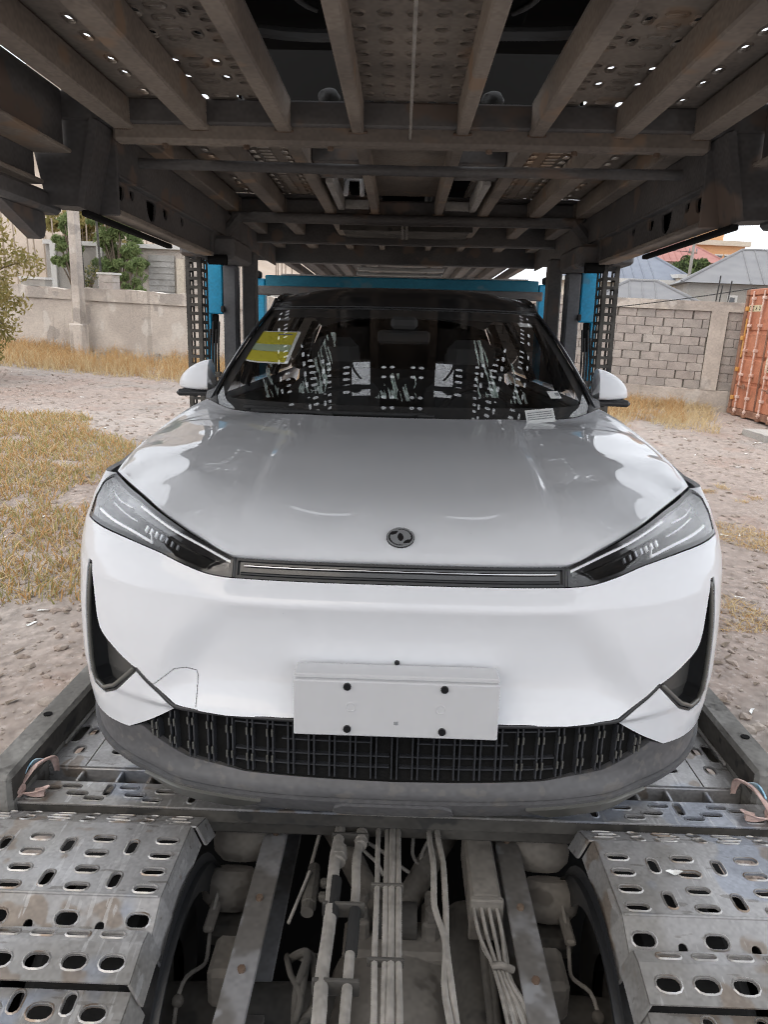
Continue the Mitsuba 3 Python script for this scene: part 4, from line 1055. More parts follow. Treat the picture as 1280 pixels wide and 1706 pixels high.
for s in (-1, 1):
    part('axle', 'strut_clamp', rbox(0.02 + s * 0.075, 0.02 + s * 0.125, 0.17, 0.27, -0.33, -0.255, 0.012), 'dusty', 30)
    for k in range(2):
        part('axle', 'clamp_bolt', trimesh.creation.cylinder(0.017, 0.035, sections=6, transform=trimesh.transformations.translation_matrix((0.02 + s * 0.1, 0.19 + 0.06 * k, -0.24))), 'dusty', 30)
part('axle', 'strut_joint', framed(trimesh.creation.cylinder(0.05, 0.12, sections=20), (0.02, 0.215, -0.285), (0, 1, 0), (0, 0, 1), (1, 0, 0)), 'dusty_dark', 40)
for k in range(5):
    a = 0.9 + k * 0.33
    part('axle', 'cover_bolt', trimesh.creation.icosphere(1, 0.012).apply_translation((0.02 + 0.15 * math.cos(a), -0.12 + 0.05 * math.sin(a), -0.355 - 0.01 * abs(k - 2))), 'dusty_dark', True)
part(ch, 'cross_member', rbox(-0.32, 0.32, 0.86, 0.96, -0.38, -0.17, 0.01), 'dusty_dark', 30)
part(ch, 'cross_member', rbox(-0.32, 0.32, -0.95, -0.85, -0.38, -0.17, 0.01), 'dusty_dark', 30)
part(ch, 'added_dark_sheet', box(-1.25, 1.25, -3.8, 1.6, -0.565, -0.56), 'under_black')  # black sheet added so the gaps between chassis parts go dark
for s in (-1, 1):  # unseen lower deck behind the viewer, placed to dim light from the rear
    part(ch, 'unseen_rear_track', rbox(s * 0.5, s * 1.25, -8.4, -0.66, -0.20, -0.18, 0.004), 'ramp_steel', 30)
    part(ch, 'unseen_rear_rail', rbox(s * 0.322, s * 0.395, -6.4, -1.21, -0.40, -0.15, 0.006), 'chassis_steel', 30)
gg = np.random.default_rng(12)
def wavy(p0, p1, amp, n=18, seed=0):
    g = np.random.default_rng(seed)
    k = max(4, n // 3)
    t = np.linspace(0, 1, k)[:, None]
    p = np.asarray(p0) * (1 - t) + np.asarray(p1) * t
    p[1:-1] += g.normal(0, amp, (k - 2, 3))
    return curve(p, n)
part(ch, 'air_hose', tube(wavy((-0.155, 0.46, -0.085), (-0.150, -0.45, -0.075), 0.0035, 24, 1), 0.0165, 10), 'hose', True)
part(ch, 'air_hose', tube(wavy((-0.088, 0.46, -0.085), (-0.094, -0.45, -0.08), 0.003, 24, 2), 0.0125, 10), 'hose', True)
for (x, y, r) in ((-0.149, 0.225, 0.026), (-0.088, 0.30, 0.021)):
    part(ch, 'hose_coupling', cat([tube([(x, y + 0.03, -0.083), (x, y - 0.03, -0.083)], r * 0.85, 10), tube([(x, y + 0.012, -0.083), (x, y - 0.012, -0.083)], r, 6)]), 'hose', 30)
for i, (xa, xb, r) in enumerate(((-0.039, -0.030, 0.0075), (-0.014, -0.008, 0.0075), (0.004, 0.006, 0.0105), (0.022, 0.025, 0.0085))):
    part(ch, 'steel_cable', tube(wavy((xa, 0.46, -0.08), (xb, -0.5, -0.08), 0.0012, 18, 5 + i), r, 8), 'hose', True)
for i, (xa, xb) in enumerate(((0.121, 0.131), (0.141, 0.148))):
    part(ch, 'steel_cable', tube(wavy((xa, 0.46, -0.085), (xb, -0.5, -0.08), 0.006, 24, 15 + i), 0.0085, 8), 'hose', True)
for y in (0.30, 0.02, -0.22):
    part(ch, 'hose_clip', rbox(-0.175, -0.066, y - 0.006, y + 0.006, -0.108, -0.064, 0.003), 'dusty_dark', 30)
for y in (0.36, 0.10, -0.15):
    part(ch, 'cable_clip', rbox(-0.052, 0.036, y - 0.005, y + 0.005, -0.094, -0.069, 0.002), 'dusty_dark', 30)
part(ch, 'rubber_sleeve', tube([(-0.151, 0.12, -0.082), (-0.151, -0.02, -0.081)], 0.0195, 10), 'rubber', 40)
part(ch, 'rubber_sleeve', tube([(-0.090, 0.02, -0.083), (-0.091, -0.13, -0.082)], 0.0155, 10), 'rubber', 40)
for s in (-1, 1):
    for y in (0.40, 0.12, -0.12):
        part(ch, 'rail_bolt', trimesh.creation.cylinder(0.010, 0.012, sections=6, transform=trimesh.transformations.translation_matrix((s * 0.358, y, -0.146))), 'weld_rust', 30)
# junction box and its bundle of leads on the right
jb = rbox(0.222, 0.305, 0.12, 0.435, -0.235, -0.115, 0.008)
part(ch, 'junction_box', jb, 'dusty', 30)
part(ch, 'box_end', rbox(0.218, 0.309, 0.10, 0.119, -0.24, -0.112, 0.004), 'dusty', 30)
for i in range(11):
    x0 = 0.228 + 0.0068 * i
    z0 = -0.135 - 0.022 * (i % 3)
    pth = curve([(x0, 0.115, z0), (x0 + 0.006, 0.03, z0 - 0.012), (0.262 + 0.0032 * i + 0.004 * (i % 3), -0.09, -0.15 - 0.006 * (i % 3)), (0.275 + 0.006 * i, -0.2, -0.16), (0.285 + 0.010 * i, -0.36, -0.175 - 0.012 * (i % 2))], 26)
    part(ch, 'lead', tube(pth, 0.0052, 6), ('hose', 'dusty', 'pale_steel')[i % 3], True)
part(ch, 'cable_tie', tube([(0.257, -0.088, -0.14), (0.278, -0.092, -0.132), (0.308, -0.092, -0.145)], 0.009, 8), 'dusty', True)
for x, y1 in ((0.262, -0.22), (0.275, -0.25)):
    part(ch, 'drop_hose', tube(curve([(x - 0.01, 0.05, -0.2), (x - 0.008, -0.1, -0.24), (x - 0.004, y1, -0.26), (x + 0.025, y1 - 0.05, -0.24), (x + 0.05, y1 - 0.09, -0.22)], 20), 0.012, 8), 'dusty_dark', True)
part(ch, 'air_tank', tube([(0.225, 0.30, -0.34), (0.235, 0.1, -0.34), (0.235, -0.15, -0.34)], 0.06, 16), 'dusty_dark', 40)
# valve block and curled pipes on the left
part(ch, 'valve', cat([rbox(-0.245, -0.205, 0.12, 0.26, -0.20, -0.15, 0.012), tube([(-0.225, 0.28, -0.17), (-0.225, 0.10, -0.17)], 0.018, 10), rbox(-0.20, -0.175, 0.20, 0.225, -0.18, -0.155, 0.006), rbox(-0.20, -0.175, 0.145, 0.17, -0.18, -0.155, 0.006)]), 'dusty_dark', 30)
part(ch, 'thin_lever', tube([(-0.232, 0.225, -0.14), (-0.27, 0.06, -0.17)], 0.005, 6), 'hose', True)
part(ch, 'thin_lever', tube([(-0.215, 0.45, -0.13), (-0.24, 0.30, -0.19)], 0.006, 6), 'hose', True)
for i in range(5):
    a = gg.uniform(-0.02, 0.02, (6, 3))
    pth = curve(np.array([(-0.26 + 0.012 * i, 0.02, -0.24), (-0.235 + 0.012 * i, -0.06, -0.19), (-0.215 + 0.01 * i, -0.14, -0.21), (-0.24 + 0.008 * i, -0.2, -0.22), (-0.25 + 0.012 * i, -0.28, -0.2), (-0.24 + 0.012 * i, -0.4, -0.22)]) + a, 30)
    part(ch, 'curled_pipe', tube(pth, (0.008, 0.011)[i % 2], 8), 'dusty_dark', True)
for i in range(3):
    part(ch, 'pipe_end', tube([(-0.255 + 0.035 * i, -0.24 - 0.02 * i, -0.19), (-0.258 + 0.037 * i, -0.30 - 0.02 * i, -0.185)], 0.014, 10), ('dusty', 'blue_dark', 'dusty')[i], 40)
for (a, b) in (((-0.09, 0.45, -0.2), (0.06, 0.36, -0.24)), ((-0.10, 0.42, -0.18), (-0.02, 0.33, -0.23)), ((0.05, 0.5, -0.18), (0.10, 0.38, -0.24)), ((0.12, 0.46, -0.2), (0.09, 0.36, -0.25))):
    part(ch, 'lead', tube(wavy(a, b, 0.01, 14, int(abs(a[0]) * 1000)), 0.006, 6), 'hose', True)
part(ch, 'hook', tube(curve([(-0.11, -0.245, -0.25), (-0.105, -0.275, -0.235), (-0.06, -0.285, -0.235), (0.04, -0.285, -0.235), (0.10, -0.28, -0.235), (0.105, -0.25, -0.25)], 24), 0.008, 8), 'dusty', True)

# ---- cars on the upper deck, seen through the open bays, and two unseen behind the viewer
def upper_car(label, y0, y1, zd, paint, seed, pale):
    t = thing('loaded_car', label, 'car')
    def p(kind, mesh, m, smooth=30):
        mesh = mesh.copy(); mesh.apply_translation((0, 0, zd))
        return add(t, kind, mesh, m, smooth, DECK)
    g = np.random.default_rng(seed)
    L = y1 - y0
    z0 = 2.40
    b = [(sx * w, y0 + L * f, z0 + h) for f, w, h in ((0, 0.80, 0.0), (0.0, 0.86, 0.5), (0.06, 0.90, 0.03), (0.08, 0.9, 0.6), (0.94, 0.9, 0.6), (0.95, 0.90, 0.03), (1, 0.80, 0.0), (1, 0.84, 0.6)) for sx in (-1, 1)]
    p('body', trimesh.convex.convex_hull(np.array(b)), paint)
    c = [(sx * w, y0 + L * f, z0 + h) for f, w, h in ((0.2, 0.78, 0.56), (0.33, 0.58, 1.05), (0.75, 0.58, 1.08), (0.97, 0.76, 0.58)) for sx in (-1, 1)]
    p('cabin', trimesh.convex.convex_hull(np.array(c)), 'gloss_black')
    for f in (0.18, 0.80):
        for s in (-1, 1):
            w = framed(trimesh.creation.cylinder(0.31, 0.2, sections=28), (s * 0.74, y0 + L * f, 2.205 + 0.315), (0, 1, 0), (0, 0, 1), (1, 0, 0))
            p('tyre', w, 'rubber', 40)
    p('floor_pan', rbox(-0.80, 0.80, y0 + 0.05, y1 - 0.05, 2.37, 2.399, 0.01), 'under_black')
    for i in range(14):
        xx, yy = g.uniform(-0.55, 0.55), g.uniform(y0 + 0.3, y1 - 0.4)
        p('underbody_panel', rbox(xx - g.uniform(0.03, 0.12), xx + g.uniform(0.03, 0.12), yy - g.uniform(0.05, 0.16), yy + g.uniform(0.05, 0.16), 2.335 + 0.02 * g.random(), 2.369, 0.008), 'under_black' if i % 4 else 'rubber')
    for yy in pale:
        p('axle_beam', tube(curve([(-0.6, yy, 2.33), (-0.35, yy + 0.02, 2.31), (0, yy + 0.03, 2.32), (0.35, yy - 0.02, 2.31), (0.6, yy, 2.33)], 14), 0.02, 8), 'under_grey', 40)
        for s in (-1, 1):
            q = trimesh.creation.icosphere(2, 1.0); q.vertices *= [0.05, 0.045, 0.03]; q.vertices += (vfbm(q.vertices * 30, 2, 3)[:, None] - 0.5) * 0.03
            q.apply_translation((s * 0.34, yy - 0.6, 2.33))
            p('control_arm', q, 'rubber', True)
            p('brake_pipe', tube(curve([(s * 0.3, yy - 0.5, 2.33), (s * 0.36, yy - 0.3, 2.32), (s * 0.3, yy - 0.12, 2.33)], 10), 0.008, 6), 'under_grey', True)
    p('exhaust', tube(curve([(0.12, y0 + 0.4, 2.33), (0.16, y0 + L * 0.5, 2.34), (-0.1, y1 - 0.4, 2.33)], 12), 0.03, 10), 'under_grey', 40)
    return t
upper_car('small dark car on the upper deck above the bonnet, seen between the beams', -1.2, 1.44, 0, 'gloss_black', 3, (1.05,))
upper_car('second car further along the upper deck, only dark glimpses of it visible', 2.42, 6.6, 0, 'under_black', 5, (2.38, 2.9))

upper_car('unseen dark car behind the viewer on the next lower deck, darkens the white nose', -8.6, -4.1, -2.385, 'gloss_black', 6, ())  # out of view, placed to darken the light and reflections on the bumper
upper_car('unseen dark car on the rear upper deck behind the viewer, dims frontal light', -8.7, -4.2, 0.0, 'gloss_black', 8, ())  # out of view, placed to hold back sky light in front of the nose
part('unseen_rear_deck', 'deck_plate', box(-1.26, 1.26, -9.0, -4.0, 2.2, 2.205), 'girder_steel')  # rear section out of view, placed to cut frontal light on the white car
part('unseen_rear_deck', 'cross_beam', rbox(-1.26, 1.26, -4.06, -3.98, 2.02, 2.199, 0.01), 'girder_steel', 30)
for s in (-1, 1):
    part('unseen_rear_deck', 'side_girder', rbox(s * 1.22, s * 1.26, -9.0, -4.07, 1.95, 2.199, 0.006), 'girder_steel', 30)
    part('unseen_rear_deck', 'post', rbox(s * 1.14, s * 1.25, -4.3, -4.1, -0.6, 1.949, 0.01), 'blue_paint', 30)

# ---- pink cloth ties at both ends of the cross strip
def ribbon(path, w, roll, th=0.003):
    path = curve(path, 20)
    t = np.gradient(path, axis=0); t /= np.linalg.norm(t, axis=1, keepdims=True)
    roll = np.interp(np.linspace(0, 1, 20), np.linspace(0, 1, len(roll)), roll)
    w = np.interp(np.linspace(0, 1, 20), np.linspace(0, 1, len(w)), w)
    a = np.cross(t, [0, 0, 1]); a /= np.linalg.norm(a, axis=1, keepdims=True)
    b = np.cross(a, t)
    d = np.cos(roll)[:, None] * a + np.sin(roll)[:, None] * b
    n = np.cross(d, t)
    u = np.linspace(-1, 1, 5)
    top = np.array([path + d * (w * k / 2)[:, None] + n * (0.2 * w * (1 - k * k))[:, None] for k in u])
    bot = top - n[None] * th
    return cat([grid_mesh(top), grid_mesh(bot, flip=True), grid_mesh(np.array([top[0], bot[0]]), flip=True), grid_mesh(np.array([top[-1], bot[-1]]))])
for s, lab in ((-1, 'pink cloth tie knotted at the left end of the perforated cross strip'), (1, 'pink cloth tie knotted at the right end of the perforated cross strip')):
    t = thing('cloth_tie', lab, 'cloth tie', 'pink cloth ties on the cross strip')
    def p(kind, mesh, m, smooth=40): return add(t, kind, mesh if s < 0 else mirror_x(mesh), m, smooth, DECK)
    k = trimesh.creation.icosphere(3, 1.0)
    k.vertices = k.vertices * [0.024, 0.028, 0.020] * (0.75 + 0.6 * vfbm(k.vertices * 1.8 + 4, 3, 6)[:, None])
    k.apply_translation((-1.122, 0.325, 0.022))
    p('knot', k, 'strap_pink', True)
    p('tail', ribbon([(-1.115, 0.335, 0.03), (-1.09, 0.40, 0.06), (-1.075, 0.47, 0.045), (-1.072, 0.485, -0.01)], (0.02, 0.045, 0.03, 0.015), (0.3, 0.9, 0.5, 0.2)), 'strap_pink')
    p('loop', ribbon([(-1.112, 0.322, 0.018), (-1.07, 0.315, 0.018), (-1.035, 0.325, 0.022), (-1.04, 0.345, 0.016), (-1.075, 0.345, 0.012)], (0.012, 0.026, 0.032, 0.026, 0.012), (0.5, 0.9, 1.2, 0.8, 0.6)), 'strap_pink')
    p('free_end', ribbon([(-1.13, 0.318, 0.02), (-1.16, 0.29, 0.012), (-1.22, 0.25, -0.02)], (0.012, 0.018, 0.022), (0.7, 0.9, 0.6)), 'strap_pink')
    p('free_end', ribbon([(-1.128, 0.312, 0.014), (-1.15, 0.27, 0.004), (-1.19, 0.21, -0.05)], (0.010, 0.012, 0.016), (0.2, 0.5, 0.9)), 'strap_pink')
    p('blue_rag', ribbon([(-1.11, 0.36, 0.055), (-1.10, 0.40, 0.07), (-1.085, 0.43, 0.06)], (0.012, 0.03, 0.012), (1.1, 1.2, 1.0)), 'cloth_blue')
leaf = thing('fallen_leaf', 'small pale dry leaf lying on the right perforated ramp', 'leaf')
lm = grid_mesh(np.array([[(0.735 + 0.022 * u, 0.06 + w * 0.010 * (1 - u * u) , 0.0245 + 0.006 * abs(u) + 0.003 * w * w) for w in (-1, 0, 1)] for u in np.linspace(-1, 1, 9)]))
add(leaf, 'blade', lm, 'paper', True, DECK)

# ------------------------------------------------------------------ the white car (deck axes; its nose at y = 0, facing the camera)
car = thing('white_car', 'new white sport utility car with black roof, facing the viewer on the lower deck', 'car')
def cp_(sub, kind, mesh, m, smooth=False, label=None):
    return add(car if sub is None else '%s__%s' % (car, sub), kind, mesh, m, smooth, DECK, False, label)

def Wd(z):
    return np.interp(z, [.12, .25, .38, .5, .65, .8, .9, .95, .99, 1.06], [.89, .925, .945, .947, .945, .938, .925, .903, .884, .862])
def prof(x, z):
    zc = [.12, .16, .20, .26, .30, .44, .462, .48, .52, .58, .64, .70, .735, .749, .752, .758, .80, .842, .88, .92, .96, 1.0]
    yc = [.22, .09, .03, .0, .02, .02, -.014, -.006, .012, .022, .019, .009, -.001, -.0055, -.0055, -.0015, .030, .052, .085, .12, .16, .205]
    ys = [.24, .13, .06, .02, .03, .01, .0, -.002, -.005, -.008, -.008, -.004, .0, .001, .001, .003, .020, .050, .085, .12, .16, .205]
    a, b = PchipInterpolator(zc, yc)(np.clip(z, .12, 1.0)), PchipInterpolator(zc, ys)(np.clip(z, .12, 1.0))
    t = np.clip((np.abs(x) - (.37 + np.clip(.75 - z, 0, .3) * .55)) / .13, 0, 1); t = t * t * (3 - 2 * t)
    u = np.clip((np.abs(x) - .50) / .30, 0, 1)
    return a * (1 - t) + b * t + 1.6 * np.clip(z - .85, 0, .2) * u * u * (3 - 2 * u)
_t = 1 - (1 - np.linspace(0, 1, 4001)) ** 3
def plan_t(t, L=0.75):
    return L * (1 - (1 - np.clip(t, 0, 1) ** 3) ** (1 / 3))
_s = np.r_[0, np.cumsum(np.hypot(np.diff(_t * 0.945), np.diff(plan_t(_t))))]
SMAX = _s[-1]
def s_of(x, z):
    """distance round the plan of the car's nose for half width x at height z"""
    return np.interp(np.clip(np.abs(x) / Wd(z), 0, 1), _t, _s)
def shell(s, z):
    s, z = np.asarray(s, float), np.asarray(z, float)
    def at(s, z):
        a = np.abs(s)
        t = np.interp(np.minimum(a, SMAX), _s, _t)
        x = np.sign(s) * Wd(z) * t
        y = plan_t(t) + np.maximum(a - SMAX, 0) + prof(x, z) * (1 - t ** 20)
        return np.stack([x, y, z], -1)
    e = 2e-3
    p = at(s, z)
    n = np.cross(at(s + e, z) - at(s - e, z), at(s, z + e) - at(s, z - e))
    return p, n / np.maximum(np.linalg.norm(n, axis=1, keepdims=True), 1e-12)
def SZ(pts):
    """(x, z) outline -> (s, z)"""
    p = np.asarray(pts, float)
    return np.c_[np.sign(p[:, 0]) * s_of(p[:, 0], p[:, 1]), p[:, 1]]
def dense(pts, h=0.01):
    p = np.asarray(pts, float)
    out = []
    for a, b in zip(p[:-1], p[1:]):
        k = max(1, int(np.linalg.norm(b - a) / h))
        out += [a + (b - a) * i / k for i in range(k)]
    return np.array(out + [p[-1]])
def sm(pts, n=40):
    return curve(np.asarray(pts, float), n)
def poly(*runs):
    q = np.vstack([dense(r) for r in runs])
    return Polygon(SZ(q)).buffer(0)
def sym(p):
    return unary_union([p, affinity.scale(p, -1, 1, origin=(0, 0))])
def spts(pts, off=0.0, n=40):
    """points on the shell through (x, z) stations, pushed out by off"""
    q = SZ(sm(pts, n))
    p, nn = shell(q[:, 0], q[:, 1])
    return p + nn * off

HL_BOT = [(.396, .797), (.437, .800), (.515, .816), (.60, .837), (.716, .852), (.80, .855), (.872, .857)]
HL_TOP = [(.396, .842), (.497, .876), (.596, .905), (.70, .922), (.78, .931), (.852, .949)]
HL_OUT = [(.872, .857), (.889, .895), (.886, .922), (.872, .940), (.852, .949)]
VENT_IN = [(.803, .775), (.79, .70), (.773, .617), (.72, .574), (.652, .536)]
VENT_OUT = [(.817, .775), (.828, .70), (.836, .60), (.838, .50), (.832, .415)]
VENT_BOT = [(.832, .415), (.785, .415), (.735, .447), (.652, .536)]
TRIM = [(.652, .536), (.60, .494), (.545, .464), (.48, .458), (.41, .455), (.243, .463), (0, .463)]
CORN_LOW = [(.540, .452), (.632, .390), (.705, .343), (.782, .333), (.85, .330), (.92, .335), (.944, .345)]
GR_LOW = [(0, .293), (.375, .297), (.53, .311), (.61, .335), (.668, .362)]

S_ARCH = SMAX - 0.20
# outline of the white nose panel in (x, z), right half; its outer edge is the wheel arch
top = dense([(0, .797), (.396, .797)] + [tuple(p) for p in sm(HL_BOT)[1:]] + [tuple(p) for p in sm(HL_OUT)[1:]])
top_s = SZ(top)
outer = [(s_of(.852, .949) + .004, .949), (SMAX - 0.03, .958), (SMAX + .10, .985), (SMAX + .12, .93), (SMAX - .10, .78), (SMAX - .20, .62), (SMAX - .215, .50), (SMAX - .20, .345)]
low = SZ(dense(CORN_LOW[::-1]))
bot = SZ(dense(TRIM[2:]))
nose = Polygon(np.vstack([top_s, outer, low, bot])).buffer(0)
vent = poly(sm(VENT_IN, 60), [VENT_BOT[3], VENT_BOT[2], VENT_BOT[1], VENT_BOT[0]], sm(VENT_OUT[::-1], 40))
trim_line = LineString(SZ(dense(sm(TRIM[:3] , 30))))
nose = nose.difference(vent.buffer(0.0025)).difference(trim_line.buffer(0.0062)).difference(LineString(SZ(dense(TRIM[2:]))).buffer(0.006))
def biggest(p):
    return max(getattr(p, 'geoms', [p]), key=lambda q: q.area)
gs = sorted(getattr(nose, 'geoms', [nose]), key=lambda q: -q.area)
nose_all = unary_union([g for g in gs if g.area > 1e-4])
full = sym(nose_all)
full = unary_union([full]).buffer(0.0008).buffer(-0.0008)
cp_(None, 'front_bumper', skin(full, 0.0105, shell, 0.014), 'white_paint', 22)
# dark carrier behind every gap
back = sym(Polygon([(0, .20), (s_of(.6, .2), .2), (s_of(.87, .3), .3), (s_of(.93, .4), .4), (s_of(.93, .75), .75), (s_of(.86, .9), .90), (s_of(.80, .93), .93), (s_of(.6, .875), .875), (s_of(.4, .82), .82), (0, .82)]).difference(vent.buffer(0.02)))
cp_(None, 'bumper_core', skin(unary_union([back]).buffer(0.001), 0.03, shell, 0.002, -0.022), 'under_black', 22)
# trim strip along the lower edge of the nose panel
for s in (-1, 1):
    t = np.array([(s * x, z) for x, z in sm(TRIM[:3], 24)] + [(s * x, z) for x, z in sm(TRIM[2:], 40)[1:]])
    p = spts(t[::1], -0.004, 60)
    cp_(None, 'lower_trim', tube(p, 0.0062, 8), 'trim_grey' if False else 'dark_plastic', True)

# headlights
hl = poly(sm(HL_BOT), sm(HL_OUT), sm(HL_TOP[::-1]))
for s in (-1, 1):
    f = lambda p: p if s > 0 else affinity.scale(p, -1, 1, origin=(0, 0))
    h = cp_(None, 'headlight', skin(f(hl.buffer(-0.003)), 0.014, shell, 0.002, -0.045), 'vent_grey', 22)
    sub = h.split('__', 1)[1]
    rim_ = f(hl.buffer(-0.002).difference(hl.buffer(-0.0085)))
    cp_(sub, 'bezel', skin(rim_, 0.008, shell, 0.04, 0.0), 'gloss_black', 22)
    cp_(sub, 'lens', skin(f(hl.buffer(-0.0025)), 0.014, shell, 0.0005, -0.002), 'lens', 22)
    # dark upper band and pale reflector bowl
    bandp = f(poly(sm(HL_TOP, 40)[2:34], [(x - .004, z - .026) for x, z in sm(HL_TOP, 40)[2:34][::-1]]).intersection(hl.buffer(-0.006)))
    cp_(sub, 'upper_band', skin(bandp, 0.012, shell, 0.012, -0.020), 'gloss_black', 22)
    bowl = f(poly([(.412, .815), (.50, .850), (.60, .876), (.70, .895), (.79, .908), (.84, .925), (.868, .915), (.862, .885), (.76, .866), (.62, .847), (.54, .828), (.47, .812), (.414, .806)]).intersection(hl.buffer(-0.010)))
    cp_(sub, 'reflector', skin(bowl, 0.014, shell, 0.008, -0.033), 'reflector', 22)
    for k in range(7):
        x0 = .550 + .018 * k
        z0 = np.interp(x0, [.4, .497, .596, .70, .78, .852], [.842, .876, .905, .922, .931, .949]) - .026
        q = f(poly([(x0, z0 - .006), (x0 + .006, z0 - .004), (x0 + .007, z0 - .014), (x0 + .002, z0 - .016)]))
        cp_(sub, 'light_cell', skin(q, 0.005, shell, 0.010, -0.016), 'strip_white' if k > 3 else 'reflector', 22)
        q = f(poly([(x0 - .002, z0 - .018), (x0 + .004, z0 - .017), (x0 + .006, z0 - .042), (x0 + .002, z0 - .043)]).intersection(bowl if s > 0 else affinity.scale(bowl, -1, 1, origin=(0, 0))))
        if q.area > 2e-5:
            cp_(sub, 'reflector_rib', skin(q, 0.006, shell, 0.012, -0.026), 'reflector', 22)
    mod = f(poly([(.635, .860), (.64, .880), (.69, .893), (.80, .905), (.852, .908), (.852, .888), (.76, .876)]).intersection(hl.buffer(-0.012)))
    cp_(sub, 'lamp_module', skin(mod, 0.012, shell, 0.01, -0.024), 'vent_grey', 22)
    drl = [(s * x, z) for x, z in ((.405, .832), (.48, .860), (.56, .882), (.64, .900), (.70, .909))]
    cp_(sub, 'running_light', tube(spts(drl, -0.008, 40), 0.0034, 8), 'strip_white', True)
    l2 = [(s * x, z) for x, z in ((.622, .856), (.70, .868), (.78, .874), (.848, .880))]
    cp_(sub, 'running_light', tube(spts(l2, -0.010, 30), 0.0038, 8), 'strip_white', True)
    l3 = [(s * x, z) for x, z in ((.622, .856), (.628, .864), (.634, .872))]
    cp_(sub, 'running_light', tube(spts(l3, -0.010, 8), 0.003, 8), 'chrome', True)
    l4 = [(s * x, z) for x, z in ((.70, .886), (.76, .892), (.82, .902))]
    cp_(sub, 'chrome_line', tube(spts(l4, -0.016, 16), 0.0022, 6), 'chrome', True)
    l5 = [(s * x, z) for x, z in ((.74, .904), (.79, .907), (.84, .918))]
    cp_(sub, 'chrome_line', tube(spts(l5, -0.016, 16), 0.0022, 6), 'chrome', True)

# light bar between the headlights
bar = sym(poly([(0, .799), (.392, .799)], [(.392, .841), (0, .841)]))
bar = unary_union([bar]).buffer(0.0005)
cp_('light_bar', 'housing', skin(bar, 0.012, shell, 0.012, -0.012), 'gloss_black', 22)
edge_p = bar.buffer(-0.0005).difference(bar.buffer(-0.006))
cp_('light_bar', 'bezel', skin(edge_p, 0.007, shell, 0.016, -0.002), 'dark_plastic', 22)
cp_('light_bar', 'light_strip', tube(spts([(-.372, .826), (0, .826), (.372, .826)], -0.006, 60), 0.0030, 8), 'chrome', True)
cp_('light_bar', 'lower_strip', tube(spts([(-.38, .809), (0, .809), (.38, .809)], -0.009, 60), 0.0045, 8), 'dark_plastic', True)
for s in (-1, 1):
    cp_('light_bar', 'divider', tube(spts([(s * .394, .800), (s * .394, .841)], -0.003, 4), 0.004, 8), 'dark_plastic', True)

# corner vents
for s in (-1, 1):
    f = lambda p: p if s > 0 else affinity.scale(p, -1, 1, origin=(0, 0))
    v = cp_(None, 'corner_vent', skin(f(vent.buffer(-0.001)), 0.012, shell, 0.002, -0.05), 'vent_grey', 22)
    sub = v.split('__', 1)[1]
    wall_ = f(vent.buffer(0.0015).difference(vent.buffer(-0.004)))
    cp_(sub, 'side_wall', skin(wall_, 0.006, shell, 0.05, -0.003), 'dark_plastic', 22)
    fr = np.array(VENT_OUT + VENT_BOT[1:3] + [(.672, .515)])
    fr = fr * [1, 1] + [(-.007, -.004)] * 4 + [(-.008, .002)] + [(-.006, .012), (-.002, .012), (0, .004)] if False else fr
    inn = vent.buffer(-0.009).exterior
    pts = np.array([inn.interpolate(d).coords[0] for d in np.linspace(0, inn.length, 160)])
    xz = pts
    keep = xz[(xz[:, 0] > np.interp(xz[:, 1], [.40, .54, .56, .80], [s_of(.60, .45), s_of(.60, .53), s_of(.80, .6), s_of(.795, .75)]))]
    # outer and lower run of the trim frame
    o = [(.808, .768), (.818, .70), (.826, .60), (.828, .50), (.822, .432), (.787, .428), (.742, .458), (.665, .534)]
    pth = []
    for a, b in zip(o[:-1], o[1:]):
        pth += [tuple(np.array(a) + (np.array(b) - a) * i / 6) for i in range(6)]
    q = SZ([(s * x, z) for x, z in pth + [o[-1]]])
    pp, nn = shell(q[:, 0], q[:, 1])
    cp_(sub, 'trim_frame', tube(pp - nn * 0.004, 0.0058, 8), 'trim_grey', True)
    o2 = [(.800, .765), (.786, .70), (.768, .622), (.716, .580), (.66, .543)]
    q = SZ([(s * x, z) for x, z in sm(o2, 30)])
    pp, nn = shell(q[:, 0], q[:, 1])
    cp_(sub, 'inner_trim', tube(pp - nn * 0.007, 0.006, 8), 'dark_plastic', True)

